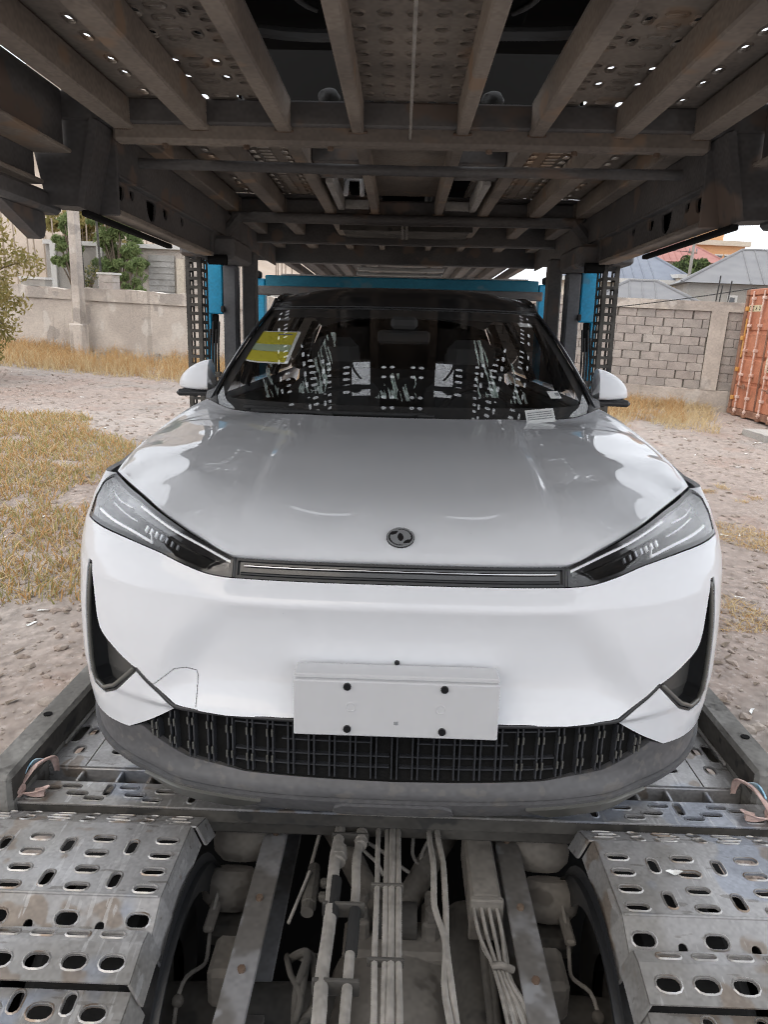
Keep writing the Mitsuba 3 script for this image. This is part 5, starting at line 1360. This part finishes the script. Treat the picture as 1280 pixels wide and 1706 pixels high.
# lower grille: backing with bars
gr_poly = sym(poly(dense([(0, .456), (.41, .449), (.48, .452), (.533, .456)]), dense([(.538, .452), (.628, .389), (.668, .362)]), dense(GR_LOW[::-1])))
gr_poly = unary_union([gr_poly]).buffer(0.0006)
gk = cp_(None, 'lower_grille', skin(gr_poly, 0.016, shell, 0.01, -0.04), 'rubber', 22)
gsub = gk.split('__', 1)[1]
gin = gr_poly.buffer(-0.002)
for k in range(-12, 13):
    x = k * 0.0515
    col = LineString([(np.sign(x) * s_of(x, z), z) for z in np.linspace(.27, .48, 22)]) if x else LineString([(0, .27), (0, .48)])
    seg = col.intersection(gin)
    if seg.is_empty or seg.length < 0.02:
        continue
    c = np.array(seg.coords)
    z0, z1 = c[:, 1].min(), c[:, 1].max()
    for d in (-0.0065, 0.0065):
        zz = np.linspace(z0, z1, 12)
        ss_ = np.array([np.sign(x + d) * s_of(x + d, z) for z in zz])
        pp, nn = shell(ss_, zz)
        mm = skin(LineString(np.c_[ss_, zz]).buffer(0.0018, cap_style='flat'), 0.008, shell, 0.03, -0.004)
        cp_(gsub, 'grille_fin', mm, 'bar_plastic', 30)
        if abs(x) > 0.28:
            for zq in (z0 + (z1 - z0) * 0.25, z0 + (z1 - z0) * 0.72):
                pq_, nq = shell(np.array([np.sign(x + d) * s_of(x + d, zq)]), np.array([zq]))
                cp_(gsub, 'fin_tip', rbox(*(v for a in zip(pq_[0] - [0.0022, 0.004, 0.010], pq_[0] + [0.0022, 0.003, 0.010]) for v in a), 0.001), 'trim_grey', 30)
for z, xa in ((.425, .40), (.389, .28), (.352, .40), (.322, .40)):
    for s in (-1, 1):
        l = LineString([(s * s_of(x, z), z) for x in np.linspace(0.055 if z == .389 else 0.012, xa, 24)]).intersection(gin)
        if l.is_empty: continue
        cp_(gsub, 'grille_rail', skin(l.buffer(0.0017, cap_style='flat'), 0.01, shell, 0.028, -0.009), 'bar_plastic', 30)

# grey chin below the grille
ch_top = dense([(0, .289), (.375, .293), (.53, .307), (.61, .331), (.668, .357), (.71, .337), (.782, .328), (.85, .325), (.92, .330), (.935, .34)])
chin_u = sym(poly(ch_top, dense([(.93, .29), (.86, .272), (.78, .262), (.62, .252), (.4, .247), (0, .244)])))
chin_l = sym(poly(dense([(0, .240), (.4, .243), (.62, .248), (.78, .258), (.86, .268), (.93, .286)]), dense([(.92, .20), (.8, .165), (.62, .15), (.3, .15), (0, .15)])))
cp_(None, 'chin', skin(unary_union([chin_u]).buffer(0.0006), 0.016, shell, 0.02, -0.006), 'grey_plastic', 22)
cp_(None, 'chin_lip', skin(unary_union([chin_l]).buffer(0.0006), 0.016, shell, 0.02, 0.004), 'grey_plastic', 22)
lipc = sym(poly([(0, .236), (.125, .236), (.145, .226), (.150, .205), (.12, .198), (0, .198)]))
cp_(None, 'lip_centre', skin(unary_union([lipc]).buffer(0.0006), 0.012, shell, 0.01, 0.011), 'grey_plastic', 22)
for s in (-1, 1):
    b = poly([(.33, .232), (.60, .236), (.66, .225), (.62, .192), (.40, .188)])
    b = b if s > 0 else affinity.scale(b, -1, 1, origin=(0, 0))
    cp_(None, 'lip_blade', skin(b, 0.012, shell, 0.014, 0.012), 'trim_grey', 22)

# towing eye cover, camera, number plate holder
cov = [(-.607, .507), (-.600, .511), (-.548, .556), (-.520, .561), (-.492, .555), (-.488, .545), (-.489, .47)]
q = SZ(dense(cov, .008)); pp, nn = shell(q[:, 0], q[:, 1])
cp_(None, 'towing_eye_seam', tube(pp + nn * 0.0004, 0.0008, 5), 'dark_plastic', True)
pp, nn = shell(np.array([0.0]), np.array([0.607]))
cp_(None, 'front_camera', framed(trimesh.creation.cylinder(0.0062, 0.008, sections=18), pp[0] + [0, -0.001, 0], (1, 0, 0), (0, 0, 1), (0, -1, 0)), 'gloss_black', 40)
pl = cat([rbox(-0.237, 0.237, -0.062, -0.045, 0.456, 0.594, 0.003)])
plate = cp_(None, 'plate_holder', pl, 'plate_white', 30)
psub = plate.split('__', 1)[1]
cp_(psub, 'top_ledge', rbox(-0.237, 0.237, -0.052, 0.010, 0.594, 0.606, 0.003), 'plate_white', 30)
cp_(psub, 'mount', cat([rbox(-0.2, 0.2, -0.045, 0.02, 0.47, 0.585, 0.003)]), 'plate_white', 30)
for x, z in ((-.113, .582), (.110, .582), (-.112, .476), (.108, .476)):
    cp_(psub, 'bolt', framed(trimesh.creation.cylinder(0.0088, 0.008, sections=20), (x, -0.0635, z), (1, 0, 0), (0, 0, 1), (0, -1, 0)), 'gloss_black', 40)
for x in (-.104, .103):
    ring = trimesh.creation.torus(0.0105, 0.0016, 24, 8)
    cp_(psub, 'embossed_ring', framed(ring, (x, -0.0622, .530), (1, 0, 0), (0, 0, 1), (0, -1, 0)), 'plate_white', True)
cp_(psub, 'centre_clip', rbox(-0.004, 0.006, -0.0635, -0.061, 0.488, 0.497, 0.001), 'print_grey', 30)

# ---- bonnet: a height field over its plan
def pt(x, z):
    p, _ = shell(np.array([s_of(x, z)]), np.array([z])); return p[0]
front_edge = [(0.0, .846), (.2, .846), (.392, .846)] + [(x, z + .004) for x, z in HL_TOP[1:]]
FE = np.array([pt(x, z) for x, z in front_edge])
SIDE = np.array([tuple(pt(.852, .953)), (.866, .66, .966), (.873, .8, .990), (.883, 1.1, 1.022), (.866, 1.35, 1.060), (.815, 1.5, 1.096)])
BACK = np.array([(0, 1.25, 1.062), (.25, 1.265, 1.062), (.45, 1.31, 1.062), (.70, 1.42, 1.064), (.815, 1.5, 1.096)])
CTRL = np.vstack([FE, SIDE, BACK[:-1], [(0, .10, .880), (0, .16, .910), (0, .25, .938), (0, .4, .967), (0, .6, .998), (0, .9, 1.034), (.2, .10, .880), (.2, .16, .910), (.2, .25, .938), (.2, .4, .967), (.2, .6, .998), (.2, .9, 1.034),
                  (.37, .14, .894), (.385, .3, .957), (.392, .5, .990), (.395, .8, 1.028), (.42, 1.1, 1.052), (.45, .17, .911), (.47, .3, .957), (.48, .5, .995), (.50, .8, 1.034), (.55, 1.1, 1.058), (.52, .29, .948), (.60, .43, .985), (.69, .59, 1.005), (.78, .75, 1.012), (.81, .9, 1.022), (.815, 1.1, 1.040), (.60, .6, 1.012), (.65, .8, 1.033), (.68, 1.1, 1.055), (.55, .45, .984),
                  (.65, .385, .953), (.745, .54, .970), (.56, .245, .926), (.825, .72, 1.000), (.61, .31, .938), (.70, .46, .962)]])
mir = CTRL * [-1, 1, 1]
AL = np.unique(np.round(np.vstack([CTRL, mir]), 5), axis=0)
RBF = RBFInterpolator(AL[:, :2], AL[:, 2], kernel='thin_plate_spline', smoothing=2e-5)
nu, nv = 181, 90
fu = curve(FE, nu // 2 + 1); fu = np.vstack([(fu * [-1, 1, 1])[::-1], fu[1:]])
bu = curve(BACK, nu // 2 + 1); bu = np.vstack([(bu * [-1, 1, 1])[::-1], bu[1:]])
sd = curve(SIDE, nv)
vv = np.linspace(0, 1, nv)
dsd = np.r_[0, np.cumsum(np.linalg.norm(np.diff(sd, axis=0), axis=1))]; dsd /= dsd[-1]
u_ = np.linspace(0, 1, nu)
Lp, Rp = (sd * [-1, 1, 1]), sd
Puv = np.zeros((nv, nu, 3))
for i in range(nv):
    v = vv[i] ** 1.25
    sdv = np.array([np.interp(v, dsd, sd[:, k]) for k in range(3)])
    lft, rgt = sdv * [-1, 1, 1], sdv
    c = (1 - v) * fu + v * bu + (1 - u_)[:, None] * lft + u_[:, None] * rgt
    c -= ((1 - v) * ((1 - u_)[:, None] * fu[0] + u_[:, None] * fu[-1]) + v * ((1 - u_)[:, None] * bu[0] + u_[:, None] * bu[-1]))
    Puv[i] = c
H = RBF(Puv[..., :2].reshape(-1, 2)).reshape(nv, nu)
# pressed crease on each side of the bonnet: the outer field steps down from a shallow ridge
yy = Puv[..., 1]; xx = np.abs(Puv[..., 0])
xc = np.interp(yy, [0, .1, .5, .8, 1.25], [.375, .384, .394, .396, .44])
amp = np.interp(yy, [.08, .2, .45, .75, 1.0, 1.25], [0, .005, .011, .011, .006, .002])
H = H - amp * (np.tanh((xx - xc) / .012) * 0.5 + 0.5) * np.clip(1 - (xx - xc) / .22, 0, 1) + amp * .3 * np.exp(-((xx - xc + .05) / .06) ** 2)
edge_w = np.minimum(1, np.arange(nv) / 3)[:, None]
H = H * edge_w + Puv[..., 2] * (1 - edge_w)
eu = np.minimum(1, np.minimum(np.arange(nu), nu - 1 - np.arange(nu)) / 3)[None]
H = H * eu + Puv[..., 2] * (1 - eu)
BON = np.concatenate([Puv[..., :2], H[..., None]], -1)
hood_mesh = grid_mesh(BON)
rim = np.vstack([BON[0], BON[1:, -1], BON[-1, ::-1][1:], BON[::-1, 0][1:]])
skirt = grid_mesh(np.array([rim, rim + [0, 0, -0.014] - (rim - [0, .8, 0]) * [0.012, 0.012, 0]]), flip=True)
cp_(None, 'bonnet', cat([hood_mesh, skirt]), 'white_paint', 25)
cp_(None, 'bonnet_underside', grid_mesh(BON[2:-2:3, 2:-2:3] - [0, 0, 0.022], flip=True), 'under_black', True)

# emblem on the bonnet's nose
def on_bonnet(x, y):
    i = np.argmin((BON[..., 0] - x) ** 2 + (BON[..., 1] - y) ** 2); i, j = np.unravel_index(i, BON.shape[:2])
    a, b = BON[i, j + 1] - BON[i, j - 1], BON[i + 1, j] - BON[i - 1, j]
    n = np.cross(a, b); return BON[i, j], a / np.linalg.norm(a), n / np.linalg.norm(n)
ep, eu_, en = on_bonnet(0.002, 0.118)
ev = np.cross(en, eu_)
def emb(kind, poly_, h, m, z=0.0):
    t = extrude(poly_, h); t.apply_translation((0, 0, z))
    return cp_('emblem', kind, framed(t, ep + en * 0.001, eu_, ev, en), m)
R0 = 0.034
emb('disc', Point(0, 0).buffer(R0, 32), 0.003, 'gloss_black')
emb('ring', Point(0, 0).buffer(R0 * 0.97, 32).difference(Point(0, 0).buffer(R0 * 0.86, 32)), 0.0014, 'emblem_grey', 0.0031)
for k in range(2):
    # a swept wing: a crescent with a long tapering tail
    c = Point(0.0, 0.0).buffer(R0 * 0.74, 32).difference(Point(R0 * 0.36, R0 * 0.02).buffer(R0 * 0.58, 32)).difference(sbox(R0 * 0.12, -R0, R0, R0))
    c = c.difference(Point(-R0 * 0.62, R0 * 0.62).buffer(R0 * 0.42, 24))
    tail = Polygon([(-R0 * 0.2, -R0 * 0.55), (R0 * 0.25, -R0 * 0.80), (R0 * 0.70, -R0 * 0.58), (R0 * 0.2, -R0 * 0.66)])
    w = affinity.rotate(unary_union([c, tail]), 180 * k, origin=(0, 0)).intersection(Point(0, 0).buffer(R0 * 0.85, 32))
    emb('wing', w, 0.0016, 'emblem_grey', 0.0031)

# ---- windscreen, roof, pillars
WB = np.array([(0, 1.275, 1.060), (.25, 1.29, 1.060), (.45, 1.335, 1.060), (.69, 1.44, 1.063), (.800, 1.53, 1.088)])
WT = np.array([(0, 2.00, 1.492), (.25, 2.015, 1.491), (.45, 2.05, 1.489), (.58, 2.10, 1.486), (.640, 2.14, 1.482)])
def full_curve(c, n):
    h = curve(c, n)
    return np.vstack([(h * [-1, 1, 1])[::-1], h[1:]])
wb, wt = full_curve(WB, 31), full_curve(WT, 31)
tt = np.linspace(0, 1, 26)
GL = np.array([wb * (1 - t) + wt * t + np.array([0, -0.35, 0.75]) * (0.030 * 4 * t * (1 - t)) for t in tt])
def glass_at(u, t):
    """point and axes on the windscreen, u from -1 to 1 across, t up"""
    ii, jj = t * (len(tt) - 1), (u + 1) / 2 * (GL.shape[1] - 1)
    i, j = int(min(max(ii, 1), len(tt) - 2)), int(min(max(jj, 1), GL.shape[1] - 2))
    p = GL[i, j] + (GL[i + 1, j] - GL[i, j]) * (ii - i) + (GL[i, j + 1] - GL[i, j]) * (jj - j)
    a, b = GL[i, j + 1] - GL[i, j - 1], GL[i + 1, j] - GL[i - 1, j]
    return p, a / np.linalg.norm(a), b / np.linalg.norm(b), np.cross(a, b) / np.linalg.norm(np.cross(a, b))
ws = cp_(None, 'windscreen', grid_mesh(GL), 'pane', True)
wsub = ws.split('__', 1)[1]
fr_in = lambda P, d: P - np.array([0, -0.35, 0.75]) * d
border = []
border.append(grid_mesh(fr_in(GL[:3], 0.004)))
border.append(grid_mesh(fr_in(GL[-4:], 0.004)))
border.append(grid_mesh(fr_in(GL[2:-3, :3], 0.004)))
border.append(grid_mesh(fr_in(GL[2:-3, -3:], 0.004)))
cp_(wsub, 'black_border', cat(border), 'rubber', True)
# cowl between bonnet and glass
ck = np.array([bu - [0, 0.005, 0.012], (bu * 0.5 + wb * 0.5) - [0, 0, 0.022], wb + [0, 0.012, -0.006]]) if len(bu) == len(wb) else None
bu31 = full_curve(BACK, 31)
cp_(None, 'cowl', grid_mesh(np.array([bu31 + [0, -0.004, -0.016], bu31 * 0.5 + wb * 0.5 - [0, 0, 0.022], wb + [0, 0.03, 0.008]])), 'rubber', True)
def rline(y, zc, xe, ze, n=31):
    x = np.linspace(-1, 1, n)
    return np.stack([x * xe, np.full(n, y), zc + (ze - zc) * np.abs(x) ** 3.0], -1)
rows = [wt + [0, 0.012, 0.006]] + [rline(*r, n=len(wt)) for r in ((2.22, 1.570, .645, 1.520), (2.42, 1.606, .655, 1.548), (2.7, 1.629, .66, 1.566), (3.1, 1.634, .655, 1.568), (3.6, 1.600, .635, 1.535), (4.1, 1.53, .60, 1.46))]
rows = np.array(rows)
rr = PchipInterpolator(np.linspace(0, 1, len(rows)), rows)(np.linspace(0, 1, 40))
# blend the windscreen's curved top row into straight rows
roof = cp_(None, 'roof', grid_mesh(rr), 'roof_black', True)
cp_(roof.split('__', 1)[1], 'header_seam', tube(wt + [0, 0.008, 0.009], 0.0030, 6), 'bar_plastic', True)
belt = lambda y: np.array([np.interp(y, [1.5, 2.2, 4.3], [.86, .875, .86]), y, np.interp(y, [1.5, 2.2, 4.3], [1.085, 1.09, 1.12])])
for s in (-1, 1):
    M = np.array([s, 1, 1])
    # pillar: strip from the glass edge round to the side window
    e0 = GL[:, -1] * [1, 1, 1]
    e1 = np.array([e0[i] + np.array([.030, .030, -.004]) * (1 - .35 * t) for i, t in enumerate(tt)])
    e2 = np.array([e0[i] + np.array([.045, .09, -.03]) * (1 - .35 * t) for i, t in enumerate(tt)])
    e00 = e0 + [-.004, -.004, .001]
    P = np.array([e00 + [0, -.004, .006], e0 + [.012, .004, .010], e1 + [0, 0, .006], e2]) * M
    cp_(None, 'windscreen_pillar', grid_mesh(P, flip=s < 0), 'gloss_black', True)
    g_ = [tube((e0 + [.004, -.003, .010]) * M, 0.0045, 6)]
    cp_(None, 'pillar_seal', cat(g_), 'bar_plastic', True)
    # side windows
    ys = np.linspace(1.62, 4.45, 34)
    lowr = np.array([belt(y) for y in ys]) + [0.0, 0, -0.01]
    def upper(y):
        pil = np.array([np.interp(y, e2[:, 1], e2[:, k]) for k in range(3)])
        j = np.argmin(np.abs(rr[:, 0, 1] - y))
        roof_e = np.array([abs(rr[j, -1, 0]) + .012, y, rr[j, -1, 2] - .012])
        return pil if y < e2[-1, 1] else roof_e
    up = np.array([upper(y) for y in ys]); up[:, 1] = ys
    P = np.array([lowr, lowr * 0.5 + up * 0.5 + [.012, 0, 0], up]) * M
    cp_(None, 'side_window', grid_mesh(P, flip=s > 0), 'tinted_pane', True)
    cp_(None, 'roof_rail', tube(np.array([(abs(rr[j, -1, 0]) - .02, rr[j, -1, 1], rr[j, -1, 2] + .012) for j in range(6, 36, 3)]) * M, 0.012, 8), 'gloss_black', True)
    for y in (2.55, 3.45):
        a_, b_ = belt(y), upper(y)
        cp_(None, 'window_pillar', tube(np.array([a_, (a_ + b_) / 2 + [.012, 0, 0], b_]) * M, 0.03, 8), 'gloss_black', True)
    # body side with wheel arches
    def side(y, z):
        e = np.stack([s * (Wd(np.minimum(z, .95)) - np.clip(z - .95, 0, 1) * .35 - .03 * np.clip((y - 3.9) / .7, 0, 1) ** 2 + .006 * np.sin((z - .3) * 5)), y, z], -1)
        n = np.stack([np.full_like(y, s), y * 0, y * 0 + .08], -1)
        return e, n / np.linalg.norm(n, axis=1, keepdims=True)
    outline = Polygon([(.93, .98), (1.15, 1.016), (1.4, 1.05), (1.56, 1.08), (4.5, 1.13), (4.62, .7), (4.58, .30), (4.3, .27), (1.35, .24), (1.35, .30)])
    for yc in (.95, 3.72):
        outline = outline.difference(Point(yc, .345).buffer(.395, 24))
    outline = outline.difference(sbox(0, 0, .80, 2))
    sp = outline if s < 0 else affinity.scale(outline, 1, 1)
    ab, fc = tri2d(biggest(sp), 0.06)
    e, n = side(ab[:, 0], ab[:, 1])
    cp_(None, 'body_side', trimesh.Trimesh(e, fc if s > 0 else fc[:, ::-1], process=False), 'white_paint', True)
    for yd in (1.62, 2.56, 3.45):
        zz = np.linspace(.32, 1.075, 12)
        e, n = side(np.full(12, yd) + .03 * np.sin(zz * 4), zz)
        cp_(None, 'door_seam', tube(e + n * .0005, .0022, 5), 'rubber', True)
    for yh in (2.30, 3.22):
        e, n = side(np.array([yh]), np.array([.93]))
        cp_(None, 'door_handle', rbox(*(v for a in zip(e[0] - [.012, .1, .014], e[0] + [.012, .1, .014]) for v in a), .006), 'white_paint', 30)
    cp_(None, 'sill', rbox(s * .80, s * .935, 1.36, 3.3, .2, .29, .02), 'dark_plastic', 30)
    for yc in (.95, 3.72):
        ring = trimesh.creation.revolve(np.array([(.22, -.10), (.30, -.115), (.335, -.095), (.345, 0), (.335, .095), (.30, .115), (.22, .10)]), sections=48)
        w = cp_(None, 'wheel', framed(ring, (s * .81, yc, .345), (0, 1, 0), (0, 0, 1), (1, 0, 0)), 'rubber', 40)
        wsb = w.split('__', 1)[1]
        sp_ = [framed(trimesh.creation.cylinder(.06, .03, sections=20), (s * .89, yc, .345), (0, 1, 0), (0, 0, 1), (1, 0, 0))]
        for k in range(5):
            b_ = rbox(-.022, .022, .04, .235, -.012, .012, .006)
            b_.apply_transform(trimesh.transformations.rotation_matrix(k * 2 * math.pi / 5, (0, 0, 1)))
            sp_.append(framed(b_, (s * .89, yc, .345), (0, 1, 0), (0, 0, 1), (1, 0, 0)))
        cp_(wsb, 'rim', cat(sp_ + [framed(trimesh.creation.annulus(.215, .24, .16, sections=40), (s * .83, yc, .345), (0, 1, 0), (0, 0, 1), (1, 0, 0))]), 'trim_grey', 30)
        a = np.linspace(-.25, math.pi + .25, 30)
        P = np.array([[(s * x, yc + .40 * math.cos(t), .345 + .40 * math.sin(t)) for t in a] for x in (.55, .935)])
        cp_(None, 'wheel_arch', grid_mesh(P), 'rubber', True)
    # mirror
    us = 1 - (1 - np.linspace(0, 1, 26)) ** 1.6
    rings = []
    for u in us:
        hx = .850 + .155 * u
        top_, dep = .112 * (1 - u ** 2.0) ** .52 * (1 - .15 * u), .075 * (1 - u ** 3.2) ** .5
        botm = .022 * (1 - u ** 4) ** .5
        a_ = np.linspace(0, 2 * np.pi, 28, endpoint=False)
        cz = np.sin(a_); cy = np.cos(a_)
        zz_ = np.where(cz > 0, np.abs(cz) ** .85 * top_, -np.abs(cz) ** .6 * botm)
        rings.append(np.stack([np.full(28, hx), 1.72 + .05 * u + np.sign(cy) * np.abs(cy) ** .8 * dep, 1.140 + zz_ - .004 * u], -1))
    rings = np.array(rings)
    inner_cap = np.stack([rings[0].mean(0)] * 28)
    um = grid_mesh(np.concatenate([inner_cap[None], rings, np.stack([rings[-1].mean(0)] * 28)[None]]), closed=True, flip=True)
    um.fix_normals()
    mk = cp_(None, 'door_mirror', um if s > 0 else mirror_x(um), 'white_paint', 40)
    ms = mk.split('__', 1)[1]
    basep = rbox(.848, .998, 1.675, 1.80, 1.092, 1.1215, .012)
    basep.vertices[:, 2] += (basep.vertices[:, 0] - .9) * -.02
    cp_(ms, 'black_base', basep if s > 0 else mirror_x(basep), 'dark_plastic', 30)
    foot = tube([(.80, 1.78, 1.085), (.85, 1.76, 1.098), (.90, 1.75, 1.11)], .018, 8)
    cp_(ms, 'foot', foot if s > 0 else mirror_x(foot), 'dark_plastic', 40)
    gl_ = framed(extrude(affinity.scale(Point(0, 0).buffer(1, 24), .068, .045), .003), (s * .925, 1.80, 1.172), (1, 0, 0), (0, 0, 1))
    cp_(ms, 'mirror_glass', gl_, 'chrome')
    # black quarter trim at the foot of the pillar
    tri = np.array([(s * .800, 1.515, 1.094), (s * .835, 1.56, 1.098), (s * .772, 1.50, 1.086), (s * .80, 1.60, 1.14), (s * .845, 1.62, 1.12)])
    cp_(None, 'pillar_foot', trimesh.convex.convex_hull(np.vstack([tri, tri - [0, 0, .012]])), 'grey_plastic', 30)
    qp = np.array([(.60, 4.08, 1.47), (.66, 3.95, 1.47), (.64, 4.12, 1.44), (.775, 4.42, 1.10), (.885, 4.46, 1.11), (.86, 4.30, 1.12), (.80, 4.40, 1.25)]) * M
    cp_(None, 'rear_pillar', trimesh.convex.convex_hull(qp), 'gloss_black', 30)
# tail and floor
tail = np.array([(sx * w, y, z) for y, z, w in ((4.56, .3, .86), (4.66, .6, .88), (4.64, 1.05, .82), (4.35, 1.12, .80), (4.3, .3, .88)) for sx in (-1, 1)])
cp_(None, 'tail_panel', trimesh.convex.convex_hull(tail), 'white_paint', 30)
cp_(None, 'tailgate_window', grid_mesh(np.array([rr[-1] + [0, .01, -.01], np.stack([np.linspace(-.78, .78, len(wt)), np.full(len(wt), 4.42), np.full(len(wt), 1.11)], -1)])), 'gloss_black', True)
cp_(None, 'floor', rbox(-.8, .8, .5, 4.5, .2, .24, .01), 'under_black', 30)
cp_(None, 'engine_bay', rbox(-.78, .78, .45, 1.25, .3, .80, .03), 'under_black', 30)

# ---- cabin
dash = np.array([[(x * .80, y + .12 * abs(x) ** 2, z - .02 * abs(x) ** 3) for x in np.linspace(-1, 1, 25)] for y, z in ((1.32, 1.035), (1.5, 1.045), (1.72, 1.055), (1.80, 1.04), (1.83, .98), (1.80, .8), (1.78, .4))])
cp_('cabin', 'dashboard', grid_mesh(dash, flip=True), 'cabin_dark', True)
cp_('cabin', 'headliner', grid_mesh(rr[1:] - [0, -.01, .03], flip=True), 'headliner', True)
cp_('cabin', 'rear_bench', cat([rbox(-.66, .66, 3.35, 3.55, .5, 1.16, .05), rbox(-.66, .66, 2.9, 3.4, .38, .56, .05)]), 'seat_cloth', 30)
cp_('cabin', 'boot_cover', rbox(-.75, .75, 3.55, 4.3, .98, 1.02, .02), 'cabin_dark', 30)
for s in (-1, 1):
    cp_('cabin', 'front_seat', cat([rbox(s * .37 - .25, s * .37 + .25, 2.45, 2.60, .45, 1.14, .06), rbox(s * .37 - .25, s * .37 + .25, 1.95, 2.50, .36, .54, .06)]), 'seat_cloth', 30)
    cp_('cabin', 'headrest', rbox(s * .37 - .13, s * .37 + .13, 2.50, 2.62, 1.18, 1.36, .05), 'seat_cloth', 30)
    cp_('cabin', 'rear_headrest', rbox(s * .40 - .12, s * .40 + .12, 3.42, 3.52, 1.16, 1.30, .04), 'seat_cloth', 30)
    cp_('cabin', 'door_card', rbox(s * .78, s * .84, 1.8, 4.0, .4, 1.06, .02), 'cabin_dark', 30)
wheel = trimesh.creation.torus(.18, .016, 40, 10)
cp_('cabin', 'steering_wheel', framed(wheel, (.37, 1.98, .98), (1, 0, 0), (0, .45, .9)), 'rubber', True)
mr = rbox(-.12, .12, 1.865, 1.90, 1.335, 1.395, .012)
cp_('cabin', 'inside_mirror', mr, 'rubber', 30)
cp_('cabin', 'sensor_pod', rbox(-.06, .06, 1.80, 1.96, 1.40, 1.455, .015), 'rubber', 30)
# clear protective film crumpled over the front seats
def film(kind, x0, x1, y, z0, z1, lean, seed, n=26, m=12):
    g = np.random.default_rng(seed)
    U, V = np.meshgrid(np.linspace(0, 1, m), np.linspace(0, 1, n))
    w = 1 - .75 * V
    X = x0 + (x1 - x0) * (U * w + .5 * (1 - w)) + lean * V
    q = np.stack([U * 7, V * 3, U * 0 + seed], -1)
    Y = y + (vfbm(q, 3, seed) - .5) * .11
    Z = z0 + (z1 - z0) * V
    f_ = grid_mesh(np.stack([X + (vfbm(q * 1.5, 3, seed + 1) - .5) * .04, Y, Z], -1))
    keep = vnoise(np.c_[f_.triangles_center[:, 0] * 150 + f_.triangles_center[:, 2] * 40, f_.triangles_center[:, 2] * 11, f_.triangles_center[:, 1]], seed) > .56
    return trimesh.Trimesh(f_.vertices, f_.faces[keep], process=False)
for (x0, x1, y, z0, z1, l, sd_) in ((-.50, -.36, 1.92, 1.10, 1.38, .10, 3), (-.66, -.58, 1.86, 1.08, 1.27, .03, 4), (.36, .46, 1.92, 1.10, 1.36, -.07, 5), (.50, .58, 1.86, 1.08, 1.26, -.06, 6), (-.13, -.02, 1.95, 1.08, 1.20, .04, 7), (-.03, .07, 1.95, 1.07, 1.19, .02, 8)):
    cp_('cabin', 'seat_film', film('f', x0, x1, y, z0, z1, l, sd_, 70, 70), 'film', False)
def lay_film(pts):
    return tube(curve(pts, 14), .0045, 5)
cp_('cabin', 'film_sheet', cat([lay_film([(-.50, 1.62, 1.066), (-.36, 1.66, 1.068), (-.2, 1.64, 1.064)]), lay_film([(-.50, 1.62, 1.066), (-.38, 1.57, 1.06), (-.2, 1.60, 1.062)]), lay_film([(-.47, 1.63, 1.068), (-.40, 1.60, 1.064)])]), 'film', True)

# stickers on the inside of the windscreen
def sticker(kind, u0, u1, t0, t1, m, off=-0.006, skew=0.0, n=6):
    P = np.zeros((n, n, 3))
    for a in range(n):
        for b in range(n):
            t = t0 + (t1 - t0) * a / (n - 1)
            p, _, _, nn = glass_at(u0 + (u1 - u0) * b / (n - 1) + skew * a / (n - 1), t)
            P[a, b] = p + nn * off
    return cp_(wsub, kind, grid_mesh(P), m, True)
sticker('sheet_edge', -.965, -.640, .385, .712, 'paper', -0.0064, -.014)
sticker('yellow_sheet', -.948, -.662, .397, .702, 'sticker_yellow', -0.0055, -.014)
sticker('white_band', -.952, -.668, .495, .565, 'sticker_green', -0.0048, -.003)
sticker('dark_line', -.80, -.70, .668, .680, 'print_grey', -0.0048, .0)
sticker('small_label', .760, .830, .148, .206, 'paper', -0.0055, -.008)
sticker('label_print', .797, .823, .168, .192, 'print_grey', -0.0048, -.003)
sticker('top_label', .786, .890, .835, .888, 'paper', -0.0055, -.006)
sticker('oval_mark', -.870, -.790, .845, .872, 'print_grey', -0.0050, .002)
card = grid_mesh(np.array([[(.478 + .115 * u, 1.312 + .03 * u - .075 * (1 - v), 1.098 + .010 * u - .045 * (1 - v)) for u in (0, 1)] for v in (0, 1)]))
cp_(wsub, 'paper_card', card, 'paper')
for k in range(4):
    v = .25 + .16 * k
    cp_(wsub, 'card_line', grid_mesh(np.array([[(.486 + .099 * u, 1.312 + .03 * u - .075 * (1 - vv_), 1.0994 + .010 * u - .045 * (1 - vv_)) for u in (0, 1)] for vv_ in (v, v + .05)])), 'print_grey')
# wipers
for (a, b, c_) in (((-.64, 1.40, 1.078), (-.40, 1.318, 1.072), (-.27, 1.288, 1.066)), ((.10, 1.285, 1.072), (.0, 1.283, 1.072), (-.60, 1.345, 1.070))):
    cp_(None, 'wiper', cat([tube(curve([a, b, c_], 12), .009, 6), tube(curve([np.array(a) + [0, .012, -.004], np.array(b) + [0, .012, -.004]], 6), .005, 6)]), 'rubber', True)
cp_(None, 'washer_jet', rbox(.06, .125, 1.262, 1.285, 1.064, 1.076, .004), 'rubber', 30)
